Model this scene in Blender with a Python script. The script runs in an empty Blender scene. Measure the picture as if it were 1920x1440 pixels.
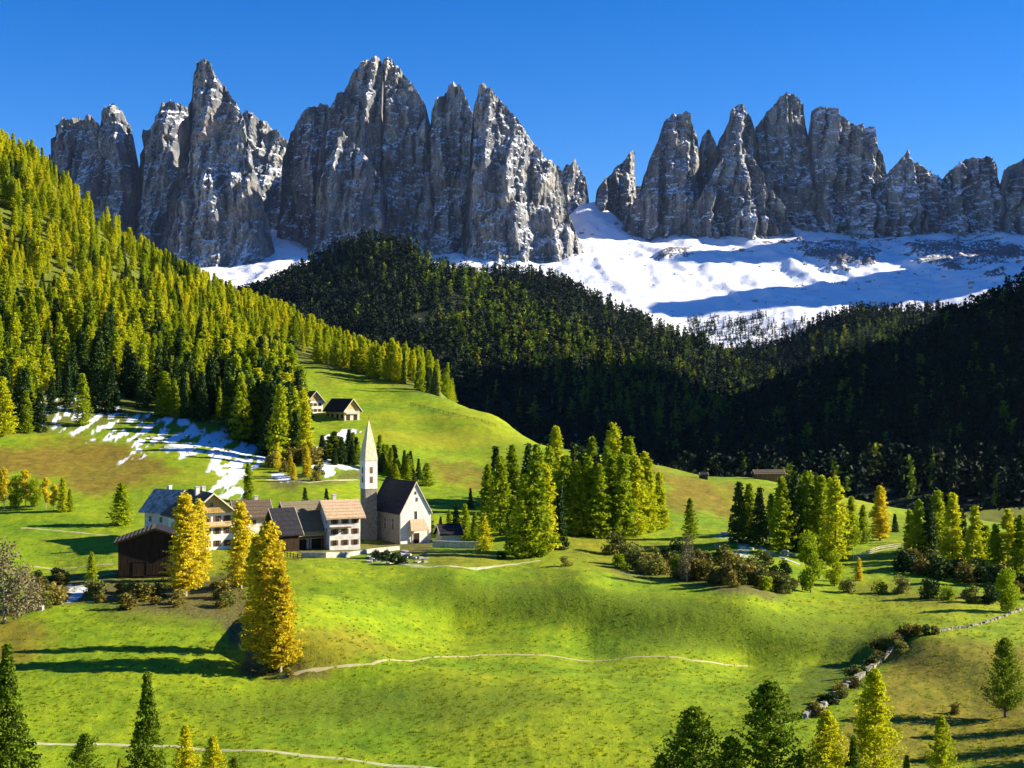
import bpy, math, random
import numpy as np
from mathutils import Vector, Matrix
R = math.radians
random.seed(7); rng = np.random.default_rng(7)
SC = bpy.context.scene
COL = SC.collection
F = 2637.0                       # focal length in pixels of the 1920 px wide frame
# ------------------------------------------------------------------ camera, world, sun, exposure
cam = bpy.data.objects.new('camera', bpy.data.cameras.new('camera')); COL.objects.link(cam)
cam.data.sensor_width = 36; cam.data.lens = 36*F/1920
cam.data.clip_start = .5; cam.data.clip_end = 60000
cam.rotation_euler = (R(90), 0, 0)
SC.camera = cam
SUN_EL, SUN_AZ = 25.0, 84.0     # azimuth clockwise from the view direction (+Y)
w = bpy.data.worlds.new('World'); SC.world = w; w.use_nodes = True
nt = w.node_tree; nt.nodes.clear()
sky = nt.nodes.new('ShaderNodeTexSky'); sky.sky_type = 'NISHITA'; sky.sun_disc = False
sky.sun_elevation = R(SUN_EL); sky.sun_rotation = R(SUN_AZ)
sky.altitude = 2600; sky.air_density = 1.0; sky.dust_density = 0.15; sky.ozone_density = 3.0
hs = nt.nodes.new('ShaderNodeHueSaturation'); hs.inputs['Saturation'].default_value = 1.40; hs.inputs['Hue'].default_value = .514
bg = nt.nodes.new('ShaderNodeBackground'); bg.inputs[1].default_value = 0.070
wo = nt.nodes.new('ShaderNodeOutputWorld')
nt.links.new(sky.outputs[0], hs.inputs['Color']); nt.links.new(hs.outputs[0], bg.inputs[0]); nt.links.new(bg.outputs[0], wo.inputs[0])
sd = bpy.data.lights.new('sun', 'SUN'); sd.energy = 5.0; sd.angle = R(.5); sd.color = (1.0, .90, .72)
sun = bpy.data.objects.new('sun', sd); COL.objects.link(sun)
S = Vector((math.cos(R(SUN_EL))*math.sin(R(SUN_AZ)), math.cos(R(SUN_EL))*math.cos(R(SUN_AZ)), math.sin(R(SUN_EL))))
sun.rotation_euler = S.to_track_quat('Z', 'Y').to_euler()
sun.location = (300, -300, 400)
SC.view_settings.view_transform = 'Standard'; SC.view_settings.look = 'None'
SC.view_settings.gamma = 1; SC.view_settings.use_curve_mapping = False
SC.view_settings.exposure = 1.4
SC.render.engine = 'CYCLES'
SC.cycles.max_bounces = 5; SC.cycles.diffuse_bounces = 2; SC.cycles.transparent_max_bounces = 4
SC.cycles.use_denoising = True

# ------------------------------------------------------------------ numpy noise
def _hash(ix, iy, seed):
    h = (ix.astype(np.int64)*374761393 + iy.astype(np.int64)*668265263 + seed*1442695041) & 0xffffffff
    h = ((h ^ (h >> 13))*1274126177) & 0xffffffff
    return ((h ^ (h >> 16)) & 0xffff)/65535.0
def perlin(x, y, seed=0):
    x = np.asarray(x, float); y = np.asarray(y, float)
    x, y = np.broadcast_arrays(x, y)
    xi = np.floor(x).astype(np.int64); yi = np.floor(y).astype(np.int64)
    xf = x-xi; yf = y-yi
    u = xf*xf*xf*(xf*(xf*6-15)+10); v = yf*yf*yf*(yf*(yf*6-15)+10)
    def g(ix, iy, dx, dy):
        a = _hash(ix, iy, seed)*2*np.pi
        return np.cos(a)*dx+np.sin(a)*dy
    n00 = g(xi, yi, xf, yf); n10 = g(xi+1, yi, xf-1, yf); n01 = g(xi, yi+1, xf, yf-1); n11 = g(xi+1, yi+1, xf-1, yf-1)
    return (n00*(1-u)+n10*u)*(1-v)+(n01*(1-u)+n11*u)*v*1.0
def fbm(x, y, o=4, seed=0):
    s = 0; a = 1.0
    for k in range(o):
        s = s+a*perlin(x*2**k, y*2**k, seed+k*17); a *= .5
    return s
def ridged(x, y, o=4, seed=0):
    s = 0; a = 1.0
    for k in range(o):
        s = s+a*(1-2*np.abs(perlin(x*2**k, y*2**k, seed+k*31))); a *= .5
    return s/(2-2*.5**o)
def smooth(a, b, x):
    t = np.clip((x-a)/(b-a), 0, 1); return t*t*(3-2*t)

def wp(px, py, d):               # the point at distance d that shows at (px, py)
    return np.array([(px-960)/F*d, d, (720-py)/F*d])
def proj(x, y, z):
    return 960+x/y*F, 720-z/y*F
def in_poly(px, py, poly):
    ins = np.zeros(np.shape(px), bool); n = len(poly)
    for i in range(n):
        x1, y1 = poly[i]; x2, y2 = poly[(i+1) % n]
        c = ((y1 > py) != (y2 > py)) & (px < (x2-x1)*(py-y1)/(y2-y1+1e-9)+x1)
        ins ^= c
    return ins
def soft_poly(px, py, poly, soft):   # 1 inside, 0 outside, blurred over `soft` pixels
    ins = in_poly(px, py, poly); dist = np.full(np.shape(px), 1e9); n = len(poly)
    for i in range(n):
        x1, y1 = poly[i]; x2, y2 = poly[(i+1) % n]
        dx, dy = x2-x1, y2-y1; t = np.clip(((px-x1)*dx+(py-y1)*dy)/(dx*dx+dy*dy+1e-9), 0, 1)
        dist = np.minimum(dist, np.hypot(px-x1-t*dx, py-y1-t*dy))
    sdist = np.where(ins, dist, -dist)
    return smooth(-soft, soft, sdist)

# ------------------------------------------------------------------ objects and materials
def tag(o, label=None, cat=None, group=None, kind=None):
    if label: o['label'] = label
    if cat: o['category'] = cat
    if group: o['group'] = group
    if kind: o['kind'] = kind
    return o
def empty(name, loc, rz=0, label=None, cat=None, group=None):
    o = bpy.data.objects.new(name, None); COL.objects.link(o)
    o.location = loc; o.rotation_euler = (0, 0, rz); o.empty_display_size = .5
    return tag(o, label, cat, group)
def mesh_obj(name, verts, faces, mat, parent=None, smooth_=False, link=True):
    me = bpy.data.meshes.new(name)
    verts = np.asarray(verts, dtype=np.float32).reshape(-1, 3)
    if isinstance(faces, np.ndarray):
        k = faces.shape[1]; n = len(faces)
        me.vertices.add(len(verts)); me.vertices.foreach_set('co', verts.ravel())
        me.loops.add(n*k); me.loops.foreach_set('vertex_index', faces.astype(np.int32).ravel())
        me.polygons.add(n); me.polygons.foreach_set('loop_start', np.arange(0, n*k, k, dtype=np.int32))
        me.polygons.foreach_set('use_smooth', np.full(n, smooth_, bool))
        me.update(calc_edges=True)
    else:
        me.from_pydata(verts.tolist(), [], faces)
        me.polygons.foreach_set('use_smooth', np.full(len(me.polygons), smooth_, bool)); me.update()
    me.materials.append(mat)
    o = bpy.data.objects.new(name, me)
    if link: COL.objects.link(o)
    if parent: o.parent = parent
    return o
class MB:
    def __init__(s): s.v = []; s.f = []
    def add(s, vs, fs):
        b = len(s.v); s.v += [tuple(v) for v in vs]; s.f += [tuple(i+b for i in f) for f in fs]; return s
    def box(s, x0, x1, y0, y1, z0, z1):
        return s.add([(x0,y0,z0),(x1,y0,z0),(x1,y1,z0),(x0,y1,z0),(x0,y0,z1),(x1,y0,z1),(x1,y1,z1),(x0,y1,z1)],
                     [(0,3,2,1),(4,5,6,7),(0,1,5,4),(1,2,6,5),(2,3,7,6),(3,0,4,7)])
    def hexa(s, p):              # eight corners, bottom four then top four
        return s.add(p, [(0,3,2,1),(4,5,6,7),(0,1,5,4),(1,2,6,5),(2,3,7,6),(3,0,4,7)])
    def bar(s, a, b, t, t2=None):
        a = Vector(a); b = Vector(b); d = (b-a).normalized(); u = d.cross(Vector((0, 0, 1)))
        if u.length < .01: u = Vector((1, 0, 0))
        u.normalize(); v = d.cross(u); t2 = t2 or t
        return s.hexa([a-u*t-v*t, a+u*t-v*t, a+u*t+v*t, a-u*t+v*t, b-u*t2-v*t2, b+u*t2-v*t2, b+u*t2+v*t2, b-u*t2+v*t2])
    def tube(s, a, b, r0, r1, n=8):
        a = Vector(a); b = Vector(b); d = (b-a).normalized(); u = d.cross(Vector((0, 1, .01))).normalized(); v = d.cross(u)
        vs = [a+(u*math.cos(2*math.pi*k/n)+v*math.sin(2*math.pi*k/n))*r0 for k in range(n)]
        vs += [b+(u*math.cos(2*math.pi*k/n)+v*math.sin(2*math.pi*k/n))*r1 for k in range(n)]
        return s.add(vs, [(k, (k+1) % n, n+(k+1) % n, n+k) for k in range(n)]+[tuple(range(n, 2*n))])
    def build(s, name, mat, parent=None): return mesh_obj(name, s.v, s.f, mat, parent)

def new_mat(name):
    m = bpy.data.materials.new(name); m.use_nodes = True; t = m.node_tree; t.nodes.clear()
    out = t.nodes.new('ShaderNodeOutputMaterial'); p = t.nodes.new('ShaderNodeBsdfPrincipled')
    p.inputs['Roughness'].default_value = .9; p.inputs['Specular IOR Level'].default_value = .15
    t.links.new(p.outputs[0], out.inputs[0]); return m, t, p
def N(t, kind, **kw):
    n = t.nodes.new(kind)
    for k, v in kw.items(): setattr(n, k, v)
    return n
def noise(t, scale, detail=5, rough=.6, vec=None, dist=0):
    n = N(t, 'ShaderNodeTexNoise'); n.inputs['Scale'].default_value = scale; n.inputs['Detail'].default_value = detail
    n.inputs['Roughness'].default_value = rough; n.inputs['Distortion'].default_value = dist
    if vec is not None: t.links.new(vec, n.inputs['Vector'])
    return n.outputs['Fac']
def ramp(t, fac, stops):
    n = N(t, 'ShaderNodeValToRGB'); e = n.color_ramp.elements
    while len(e) < len(stops): e.new(.5)
    for el, (p, c) in zip(e, stops):
        el.position = p; el.color = (*c, 1) if len(c) == 3 else c
    t.links.new(fac, n.inputs[0]); return n.outputs[0]
def mixc(t, fac, a, b, mode='MIX'):
    n = N(t, 'ShaderNodeMix', data_type='RGBA', blend_type=mode)
    for sock, v in ((n.inputs[0], fac), (n.inputs[6], a), (n.inputs[7], b)):
        if hasattr(v, 'links'): t.links.new(v, sock)
        elif isinstance(v, tuple): sock.default_value = (*v, 1)
        else: sock.default_value = v
    return n.outputs[2]
def mth(t, op, a, b=None, clamp=False):
    n = N(t, 'ShaderNodeMath', operation=op); n.use_clamp = clamp
    for sock, v in ((n.inputs[0], a), (n.inputs[1], b)):
        if v is None: continue
        if hasattr(v, 'links'): t.links.new(v, sock)
        else: sock.default_value = v
    return n.outputs[0]
def mrange(t, v, a, b, c=0, d=1):
    n = N(t, 'ShaderNodeMapRange'); t.links.new(v, n.inputs[0])
    for k, q in zip((1, 2, 3, 4), (a, b, c, d)): n.inputs[k].default_value = q
    return n.outputs[0]
def bump(t, p, h, dist, strength=1.0):
    b = N(t, 'ShaderNodeBump'); b.inputs['Strength'].default_value = strength; b.inputs['Distance'].default_value = dist
    t.links.new(h, b.inputs['Height']); t.links.new(b.outputs[0], p.inputs['Normal'])
def geopos(t): return N(t, 'ShaderNodeNewGeometry').outputs['Position']
def scaled(t, vec, sx, sy, sz, rot=(0, 0, 0)):
    n = N(t, 'ShaderNodeMapping'); n.inputs['Scale'].default_value = (sx, sy, sz); n.inputs['Rotation'].default_value = rot
    t.links.new(vec, n.inputs[0]); return n.outputs[0]

def simple_mat(name, c1, c2, scale, bd=.02, stretch=(1, 1, 1), rough=.85):
    m, t, p = new_mat(name)
    tc = N(t, 'ShaderNodeTexCoord').outputs['Object']; v = scaled(t, tc, *stretch)
    n = noise(t, scale, 6, .65, v); c = ramp(t, n, [(.3, c1), (.7, c2)])
    t.links.new(c, p.inputs['Base Color']); p.inputs['Roughness'].default_value = rough
    bump(t, p, n, bd); return m
M = {}
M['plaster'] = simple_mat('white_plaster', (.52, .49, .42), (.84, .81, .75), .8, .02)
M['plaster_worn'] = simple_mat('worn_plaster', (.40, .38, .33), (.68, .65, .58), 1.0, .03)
M['stone'] = simple_mat('rubble_stone', (.13, .12, .09), (.34, .30, .23), 2.2, .12)
M['stone_pale'] = simple_mat('pale_stone', (.26, .23, .18), (.62, .58, .49), 2.0, .1)
M['spire'] = simple_mat('spire_shingle', (.46, .40, .24), (.68, .62, .44), 1.5, .03, (1, 1, .6))
M['wood_dark'] = simple_mat('dark_wood', (.018, .011, .007), (.055, .032, .018), 3, .03, (1, 1, .15))
M['wood_red'] = simple_mat('red_wood', (.10, .03, .015), (.18, .06, .03), 3, .03, (1, 1, .15))
M['wood_brown'] = simple_mat('brown_wood', (.10, .055, .025), (.24, .14, .06), 3, .03, (1, 1, .15))
M['wood_gold'] = simple_mat('golden_wood', (.42, .26, .08), (.62, .43, .16), 3, .03, (1, 1, .2))
M['wood_pale'] = simple_mat('pale_wood', (.45, .38, .28), (.66, .58, .46), 3, .02)
M['roof_dark'] = simple_mat('dark_roof', (.012, .012, .016), (.035, .033, .04), 3, .03, (1, .3, .3))
M['roof_grey'] = simple_mat('grey_shingle', (.11, .09, .055), (.22, .18, .11), 4, .04, (1, .4, .4))
M['roof_brown'] = simple_mat('brown_shingle', (.07, .05, .035), (.16, .12, .08), 4, .04, (1, .4, .4))
M['roof_orange'] = simple_mat('orange_tile', (.34, .22, .12), (.58, .42, .27), 4, .05, (1, .4, .4))
M['roof_snow'] = simple_mat('snowy_roof', (.08, .065, .045), (.45, .46, .48), .9, .03)
M['ice'] = simple_mat('icy_water', (.25, .30, .36), (.7, .74, .8), .6, .03)
M['wall_stone'] = simple_mat('mossy_stone', (.09, .085, .05), (.42, .38, .28), 1.2, .1)
M['glass'] = simple_mat('window_pane', (.012, .014, .018), (.03, .034, .04), 1, .0, rough=.25)
M['black'] = simple_mat('dark_opening', (.008, .007, .006), (.015, .013, .01), 2, .0)
M['bark'] = simple_mat('bark', (.07, .05, .035), (.17, .13, .09), 3, .04, (1, 1, .3))
M['bark_pale'] = simple_mat('pale_bark', (.30, .24, .15), (.52, .44, .30), 3, .04, (1, 1, .3))
M['path'] = simple_mat('trodden_path', (.34, .30, .13), (.50, .44, .22), .6, .03)
M['gravel'] = simple_mat('pale_gravel', (.34, .34, .14), (.52, .48, .28), .5, .03)

def foliage(name, dark, mid, light, transl=.25):
    m, t, p = new_mat(name)
    rnd = N(t, 'ShaderNodeObjectInfo').outputs['Random']
    tc = N(t, 'ShaderNodeTexCoord').outputs['Object']
    n = noise(t, .55, 3, .6, tc)
    f = mth(t, 'ADD', mth(t, 'MULTIPLY', rnd, .6), mth(t, 'MULTIPLY', mrange(t, n, .3, .7), .4))
    c = ramp(t, f, [(.08, dark), (.5, mid), (.92, light)])
    n2 = noise(t, 4.0, 2, .6, tc)
    c = mixc(t, 1.0, c, ramp(t, n2, [(.3, (.6, .6, .6)), (.7, (1.25, 1.25, 1.25))]), 'MULTIPLY')
    t.links.new(c, p.inputs['Base Color']); p.inputs['Roughness'].default_value = .7; p.inputs['Specular IOR Level'].default_value = .1
    tr = N(t, 'ShaderNodeBsdfTranslucent'); t.links.new(c, tr.inputs[0])
    mx = N(t, 'ShaderNodeMixShader'); mx.inputs[0].default_value = transl
    out = [x for x in t.nodes if x.type == 'OUTPUT_MATERIAL'][0]
    t.links.new(p.outputs[0], mx.inputs[1]); t.links.new(tr.outputs[0], mx.inputs[2]); t.links.new(mx.outputs[0], out.inputs[0])
    return m
M['larch_green'] = foliage('larch_green', (.16, .23, .006), (.30, .38, .008), (.46, .50, .012), .42)
M['larch_yellow'] = foliage('larch_yellow', (.32, .38, .008), (.50, .52, .010), (.66, .60, .014), .42)
M['larch_gold'] = foliage('larch_gold', (.56, .43, .015), (.72, .58, .022), (.82, .70, .04), .45)
M['spruce_green'] = foliage('spruce_green', (.020, .042, .010), (.040, .075, .014), (.075, .12, .018), .12)
M['spruce_light'] = foliage('spruce_light', (.08, .13, .008), (.14, .21, .009), (.23, .29, .012), .25)
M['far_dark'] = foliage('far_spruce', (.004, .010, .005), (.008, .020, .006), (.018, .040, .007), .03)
M['far_larch_lit'] = foliage('far_larch_lit', (.06, .12, .008), (.13, .20, .010), (.28, .28, .012), .2)  # far larches, greened and brightened to double as sunlit spruces
M['bush_brown'] = foliage('autumn_bush', (.11, .09, .018), (.20, .165, .025), (.32, .26, .045), .2)
M['bush_olive'] = foliage('olive_bush', (.09, .11, .02), (.17, .18, .03), (.28, .27, .05), .2)
M['bush_grey'] = foliage('bare_twigs', (.12, .10, .05), (.22, .19, .09), (.34, .30, .15), .1)

# ------------------------------------------------------------------ near ground: surface through measured points
CP = []
def cp(px, py, d): CP.append((px, math.log(d), (720-py)/F*d))
for q in [  # front meadow
 (-250,1440,162),(0,1440,160),(500,1440,160),(1000,1440,160),(1500,1440,158),(1920,1440,155),(2200,1440,155),
 (0,1330,188),(400,1340,187),(900,1330,188),(1400,1330,185),(1800,1330,182),
 (100,1230,218),(300,1240,215),(500,1268,212),(700,1255,216),(830,1235,222),(1050,1232,224),(1250,1235,222),(1450,1250,217),(1650,1230,215),(1850,1250,205),
 (100,1150,245),(300,1140,250),(430,1150,248),(560,1150,252),(850,1150,265),(1100,1178,253),(1400,1206,244),(1620,1214,234),
 (560,1090,275),(600,1075,283),(850,1085,279),(1100,1100,270),(1400,1135,257),(1700,1180,241),(1900,1165,250),
 (600,1045,312),(950,1055,308),(1200,1078,296),(1450,1112,276),(1750,1143,262),(2000,1150,260),
 (0,1100,275),(200,1090,283),(300,1085,288),(420,1080,285),(100,1060,312),(0,1040,320),(200,1040,318),(350,1028,330),(480,1035,325),
 (100,1000,348),(0,960,375),(120,955,378),(-250,960,375),(200,950,385),(350,930,400),(50,900,418),(-250,880,430),
 (450,960,385),(560,1020,345),(700,1015,352),(900,1012,358),(600,930,405),(820,935,425),
 (400,880,445),(300,850,475),(100,830,490),(0,800,505),(-250,780,520),(850,895,470),(700,900,450),
 (1050,1005,352),(1200,1000,365),(1300,1042,330),(1400,1020,345),(1460,1062,318),(1130,1045,325),
 (1300,960,412),(1240,872,520),(1320,893,520),(1420,898,525),(1600,937,500),(1700,957,482),(1900,990,455),(2200,1010,450),
 (1000,832,610),(1100,852,575),(1180,865,545),(1000,930,440),(1150,940,430),(1370,965,420),
 (1680,1030,350),(1580,1047,338),(1850,1078,328),(1700,1092,302),(1600,1100,298),(1850,1110,290),(1640,1000,395),(1800,1000,400),(1480,1000,370),(1550,985,400),(2000,1070,330),
 # hill meadow and farm
 (540,684,725),(600,692,720),(700,714,708),(850,758,690),(950,808,655),(560,765,620),(680,792,590),(800,802,592),(900,852,535),(750,832,540),
 (620,842,500),(560,860,480),(500,850,505),
 # left forest slope
 (60,765,545),(300,790,535),(450,815,525),(550,715,680),(200,655,640),(0,655,620),(-250,655,600),(400,655,690),(0,500,745),(-250,420,745),(200,525,780),(350,575,800),
 (450,590,860),(0,284,900),(-250,100,900),(100,345,930),(200,447,950),(300,517,950),(400,567,940),(500,607,910),(600,652,870),(700,700,830),(850,757,770),
 ]: cp(*q)
def cw(px, d, z): CP.append((px, math.log(d), z))
for px in (-250, 300, 960, 1600, 2200):
    cw(px, 125, -46); cw(px, 60, -27); cw(px, 25, -13); cw(px, 10, -6)
for px, z in ((-250, 120), (0, 90), (250, 50), (500, 0), (700, -35), (850, -60), (1000, -75), (1200, -80), (1500, -130), (1800, -138), (2200, -140)):
    cw(px, 1150, z)
for px, z in ((960, -70), (1100, -68), (1300, -66), (1500, -78), (1700, -82), (2000, -84), (2200, -84)):
    cw(px, 720, z)
for px in range(-250, 2300, 350): cw(px, 1700, -140 if px > 500 else -60)
CP = np.array(CP)
US, WS = .01, 9.0
def _k(r2): return .5*r2*np.log(r2+1e-9)
_P = np.c_[CP[:, 0]*US, CP[:, 1]*WS]
_n = len(_P)
_A = np.zeros((_n+3, _n+3)); _r2 = ((_P[:, None]-_P[None])**2).sum(-1)
_A[:_n, :_n] = _k(_r2)+np.eye(_n)*.02; _A[:_n, _n] = 1; _A[:_n, _n+1:] = _P; _A[_n:, :_n] = _A[:_n, _n:].T
_W = np.linalg.solve(_A, np.r_[CP[:, 2], 0, 0, 0])
def ground_raw(px, d):
    px = np.asarray(px, float); d = np.asarray(d, float); sh = px.shape
    q = np.c_[px.ravel()*US, np.log(d.ravel())*WS]; out = np.empty(len(q))
    for i in range(0, len(q), 20000):
        b = q[i:i+20000]; r2 = ((b[:, None]-_P[None])**2).sum(-1)
        out[i:i+20000] = _k(r2)@_W[:_n]+_W[_n]+b@_W[_n+1:]
    return out.reshape(sh)
GX = np.linspace(-900, 2850, 860); GD = np.exp(np.linspace(math.log(9), math.log(1700), 470))
gpx, gd = np.meshgrid(GX, GD)
# coarse evaluation, then bilinear refinement
cx = np.linspace(-900, 2850, 314); cd = np.linspace(math.log(9), math.log(1700), 235)
_cz = ground_raw(*np.meshgrid(np.clip(cx, -330, 2250), np.exp(cd)))
def _bil(Z, X, Y, x, y):
    fx = np.clip((x-X[0])/(X[1]-X[0]), 0, len(X)-1.001); fy = np.clip((y-Y[0])/(Y[1]-Y[0]), 0, len(Y)-1.001)
    i = fx.astype(int); j = fy.astype(int); u = fx-i; v = fy-j
    return (Z[j, i]*(1-u)+Z[j, i+1]*u)*(1-v)+(Z[j+1, i]*(1-u)+Z[j+1, i+1]*u)*v
def detail(x, y):
    far = smooth(350, 800, y)
    return fbm(x/42, y/42, 4, 3)*(.35+2.2*far)+fbm(x/9, y/11, 3, 9)*.22+fbm(x/1.6, y/1.9, 2, 12)*.10
gz = _bil(_cz, cx, cd, gpx, np.log(gd))
gx = (gpx-960)/F*gd
gz = gz+detail(gx, gd)
_ex = np.array([(p-960)/F*d for p, d in ((560,275),(850,275),(1100,268),(1400,253),(1700,238),(1900,232))])
ye = np.interp(gx, _ex, [275, 275, 268, 253, 238, 232]); tt = ye-gd
gz -= 2.6*smooth(0, 12, tt)*(1-smooth(18, 80, tt))*smooth(-36, 5, gx)*(1-smooth(58, 70, gx))
xl = np.interp(gd, [205, 213, 225, 245, 258, 270], [-34, -38, -45.5, -46, -42, -36]); kn = smooth(0, 7.5, gx-xl)*(1-smooth(8, 30, gx-xl))
gz += 5.2*kn*smooth(206, 222, gd)*(1-smooth(242, 268, gd))
LGD = np.log(GD)
def gh(x, y):                    # ground height at world x, y, from the mesh grid
    x = np.asarray(x, float); y = np.asarray(y, float)
    return _bil(gz, GX, LGD, 960+x/y*F, np.log(y))
def hit(px, py, dmin=120, dmax=1500):   # where the sight line through (px, py) meets the near ground
    ds = np.exp(np.linspace(math.log(dmin), math.log(dmax), 900))
    x = (px-960)/F*ds; z = (720-py)/F*ds
    below = z < gh(x, ds)
    if not below.any(): i = len(ds)-1
    else: i = int(np.argmax(below))
    d = ds[i]; X = (px-960)/F*d
    return Vector((X, d, float(gh(X, d))))
nr, nc = gz.shape
idx = np.arange(nr*nc).reshape(nr, nc)
gf = np.stack([idx[:-1, :-1], idx[:-1, 1:], idx[1:, 1:], idx[1:, :-1]], -1).reshape(-1, 4)
gppx, gppy = proj(gx, gd, gz)
wx = gppx+fbm(gx/9, gd/26, 4, 41)*34; wy = gppy+fbm(gx/9, gd/26, 4, 51)*24
snow = np.maximum.reduce([
 soft_poly(wx, wy, [(55,690),(120,690),(160,740),(250,775),(350,785),(440,805),(500,850),(475,880),(445,930),(405,925),(400,865),(300,845),(225,875),(230,835),(130,820),(70,790)], 10),
 soft_poly(wx, wy, [(608,812),(640,803),(664,806),(640,850),(618,862),(600,845)], 3),
 soft_poly(wx, wy, [(595,866),(670,872),(668,888),(600,882)], 3)*.9,
 soft_poly(wx, wy, [(495,884),(560,890),(560,904),(495,902)], 3)*.8,
 soft_poly(wx, wy, [(128,1098),(170,1085),(190,1110),(150,1130),(110,1132)], 3)*.7,
 soft_poly(wx, wy, [(1340,1000),(1390,1004),(1440,1040),(1480,1044),(1440,1055),(1380,1030)], 3)*.45])
snow *= (gd > 200)
snow = snow*np.where((gppy < 1000) & (gppx < 480), smooth(-.12, .22, fbm(gx/3.4, gd/19, 4, 77)+(gppx > 330)*.22), 1)
dry = np.maximum.reduce([
 soft_poly(wx, wy, [(20,835),(150,822),(260,845),(330,880),(260,915),(160,925),(60,885),(-100,895),(-100,838)], 14)*1.0,
 soft_poly(wx, wy, [(1225,880),(1290,885),(1370,920),(1370,975),(1260,960)], 14)*.9,
 soft_poly(wx, wy, [(800,860),(900,872),(960,885),(930,915),(820,900)], 10)*.8,
 soft_poly(wx, wy, [(540,1190),(640,1170),(760,1225),(560,1275),(500,1275)], 18)*.6,
 soft_poly(wx, wy, [(-100,1150),(60,1160),(110,1200),(30,1250),(-100,1260)], 20)*.8,
 soft_poly(wx, wy, [(1690,1200),(1760,1190),(1960,1210),(1980,1440),(1500,1440),(1640,1290)], 16)*.75,
 soft_poly(wx, wy, [(1040,1000),(1200,1010),(1300,1040),(1300,1080),(1120,1060),(1040,1040)], 12)*.5,
 soft_poly(wx, wy, [(770,1025),(990,1045),(900,1060),(790,1055)], 8)*.5,
 soft_poly(wx, wy, [(1600,1095),(1900,1110),(1900,1140),(1600,1120)], 10)*.5,
 soft_poly(wx, wy, [(560,745),(700,700),(760,720),(620,700)], 6)*.3])
dirt = np.maximum.reduce([
 soft_poly(wx, wy, [(425,1100),(505,1110),(510,1200),(520,1275),(480,1265),(435,1220),(420,1160)], 6)*.9,
 soft_poly(wx, wy, [(100,1075),(330,1085),(480,1065),(470,1150),(420,1160),(250,1140),(60,1125)], 14)*.9,
 soft_poly(wx, wy, [(500,1255),(470,1200),(500,1180),(530,1230),(640,1255),(520,1282)], 8)*.6,
 soft_poly(wx, wy, [(1150,1050),(1300,1060),(1500,1095),(1480,1118),(1250,1090),(1150,1070)], 8)*.8,
 soft_poly(wx, wy, [(500,895),(680,890),(690,905),(520,915)], 6)*.7,
 soft_poly(wx, wy, [(550,1020),(700,1018),(810,1018),(810,1032),(690,1042),(560,1040)], 5)*.8])
forest_poly = [(-330,0),(0,240),(150,340),(300,450),(500,560),(850,735),(858,752),(760,728),(640,695),(530,678),(548,720),(575,790),(570,860),(505,862),(400,800),(250,790),(60,815),(-330,830)]
ffl = soft_poly(gppx, gppy, forest_poly, 10)*(gd > 430)
ffl = np.maximum(ffl, (gd > 735)*1.0)
lush_shade_mask = np.maximum.reduce([  # longer, darker grass; along the terrace bank it also paints in shade
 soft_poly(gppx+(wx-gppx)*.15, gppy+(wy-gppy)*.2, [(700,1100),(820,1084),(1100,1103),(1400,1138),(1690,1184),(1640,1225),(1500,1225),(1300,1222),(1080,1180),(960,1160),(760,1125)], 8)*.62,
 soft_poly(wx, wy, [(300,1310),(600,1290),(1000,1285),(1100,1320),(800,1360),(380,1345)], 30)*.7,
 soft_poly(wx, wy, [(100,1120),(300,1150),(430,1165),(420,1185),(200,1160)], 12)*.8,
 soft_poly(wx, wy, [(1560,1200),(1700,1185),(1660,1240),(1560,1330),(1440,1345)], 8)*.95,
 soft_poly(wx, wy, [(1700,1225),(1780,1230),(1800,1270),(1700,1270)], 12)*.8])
gcol = np.stack([dry, snow, np.maximum(dirt, 0), lush_shade_mask], -1).reshape(-1, 4).astype(np.float32)
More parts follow.
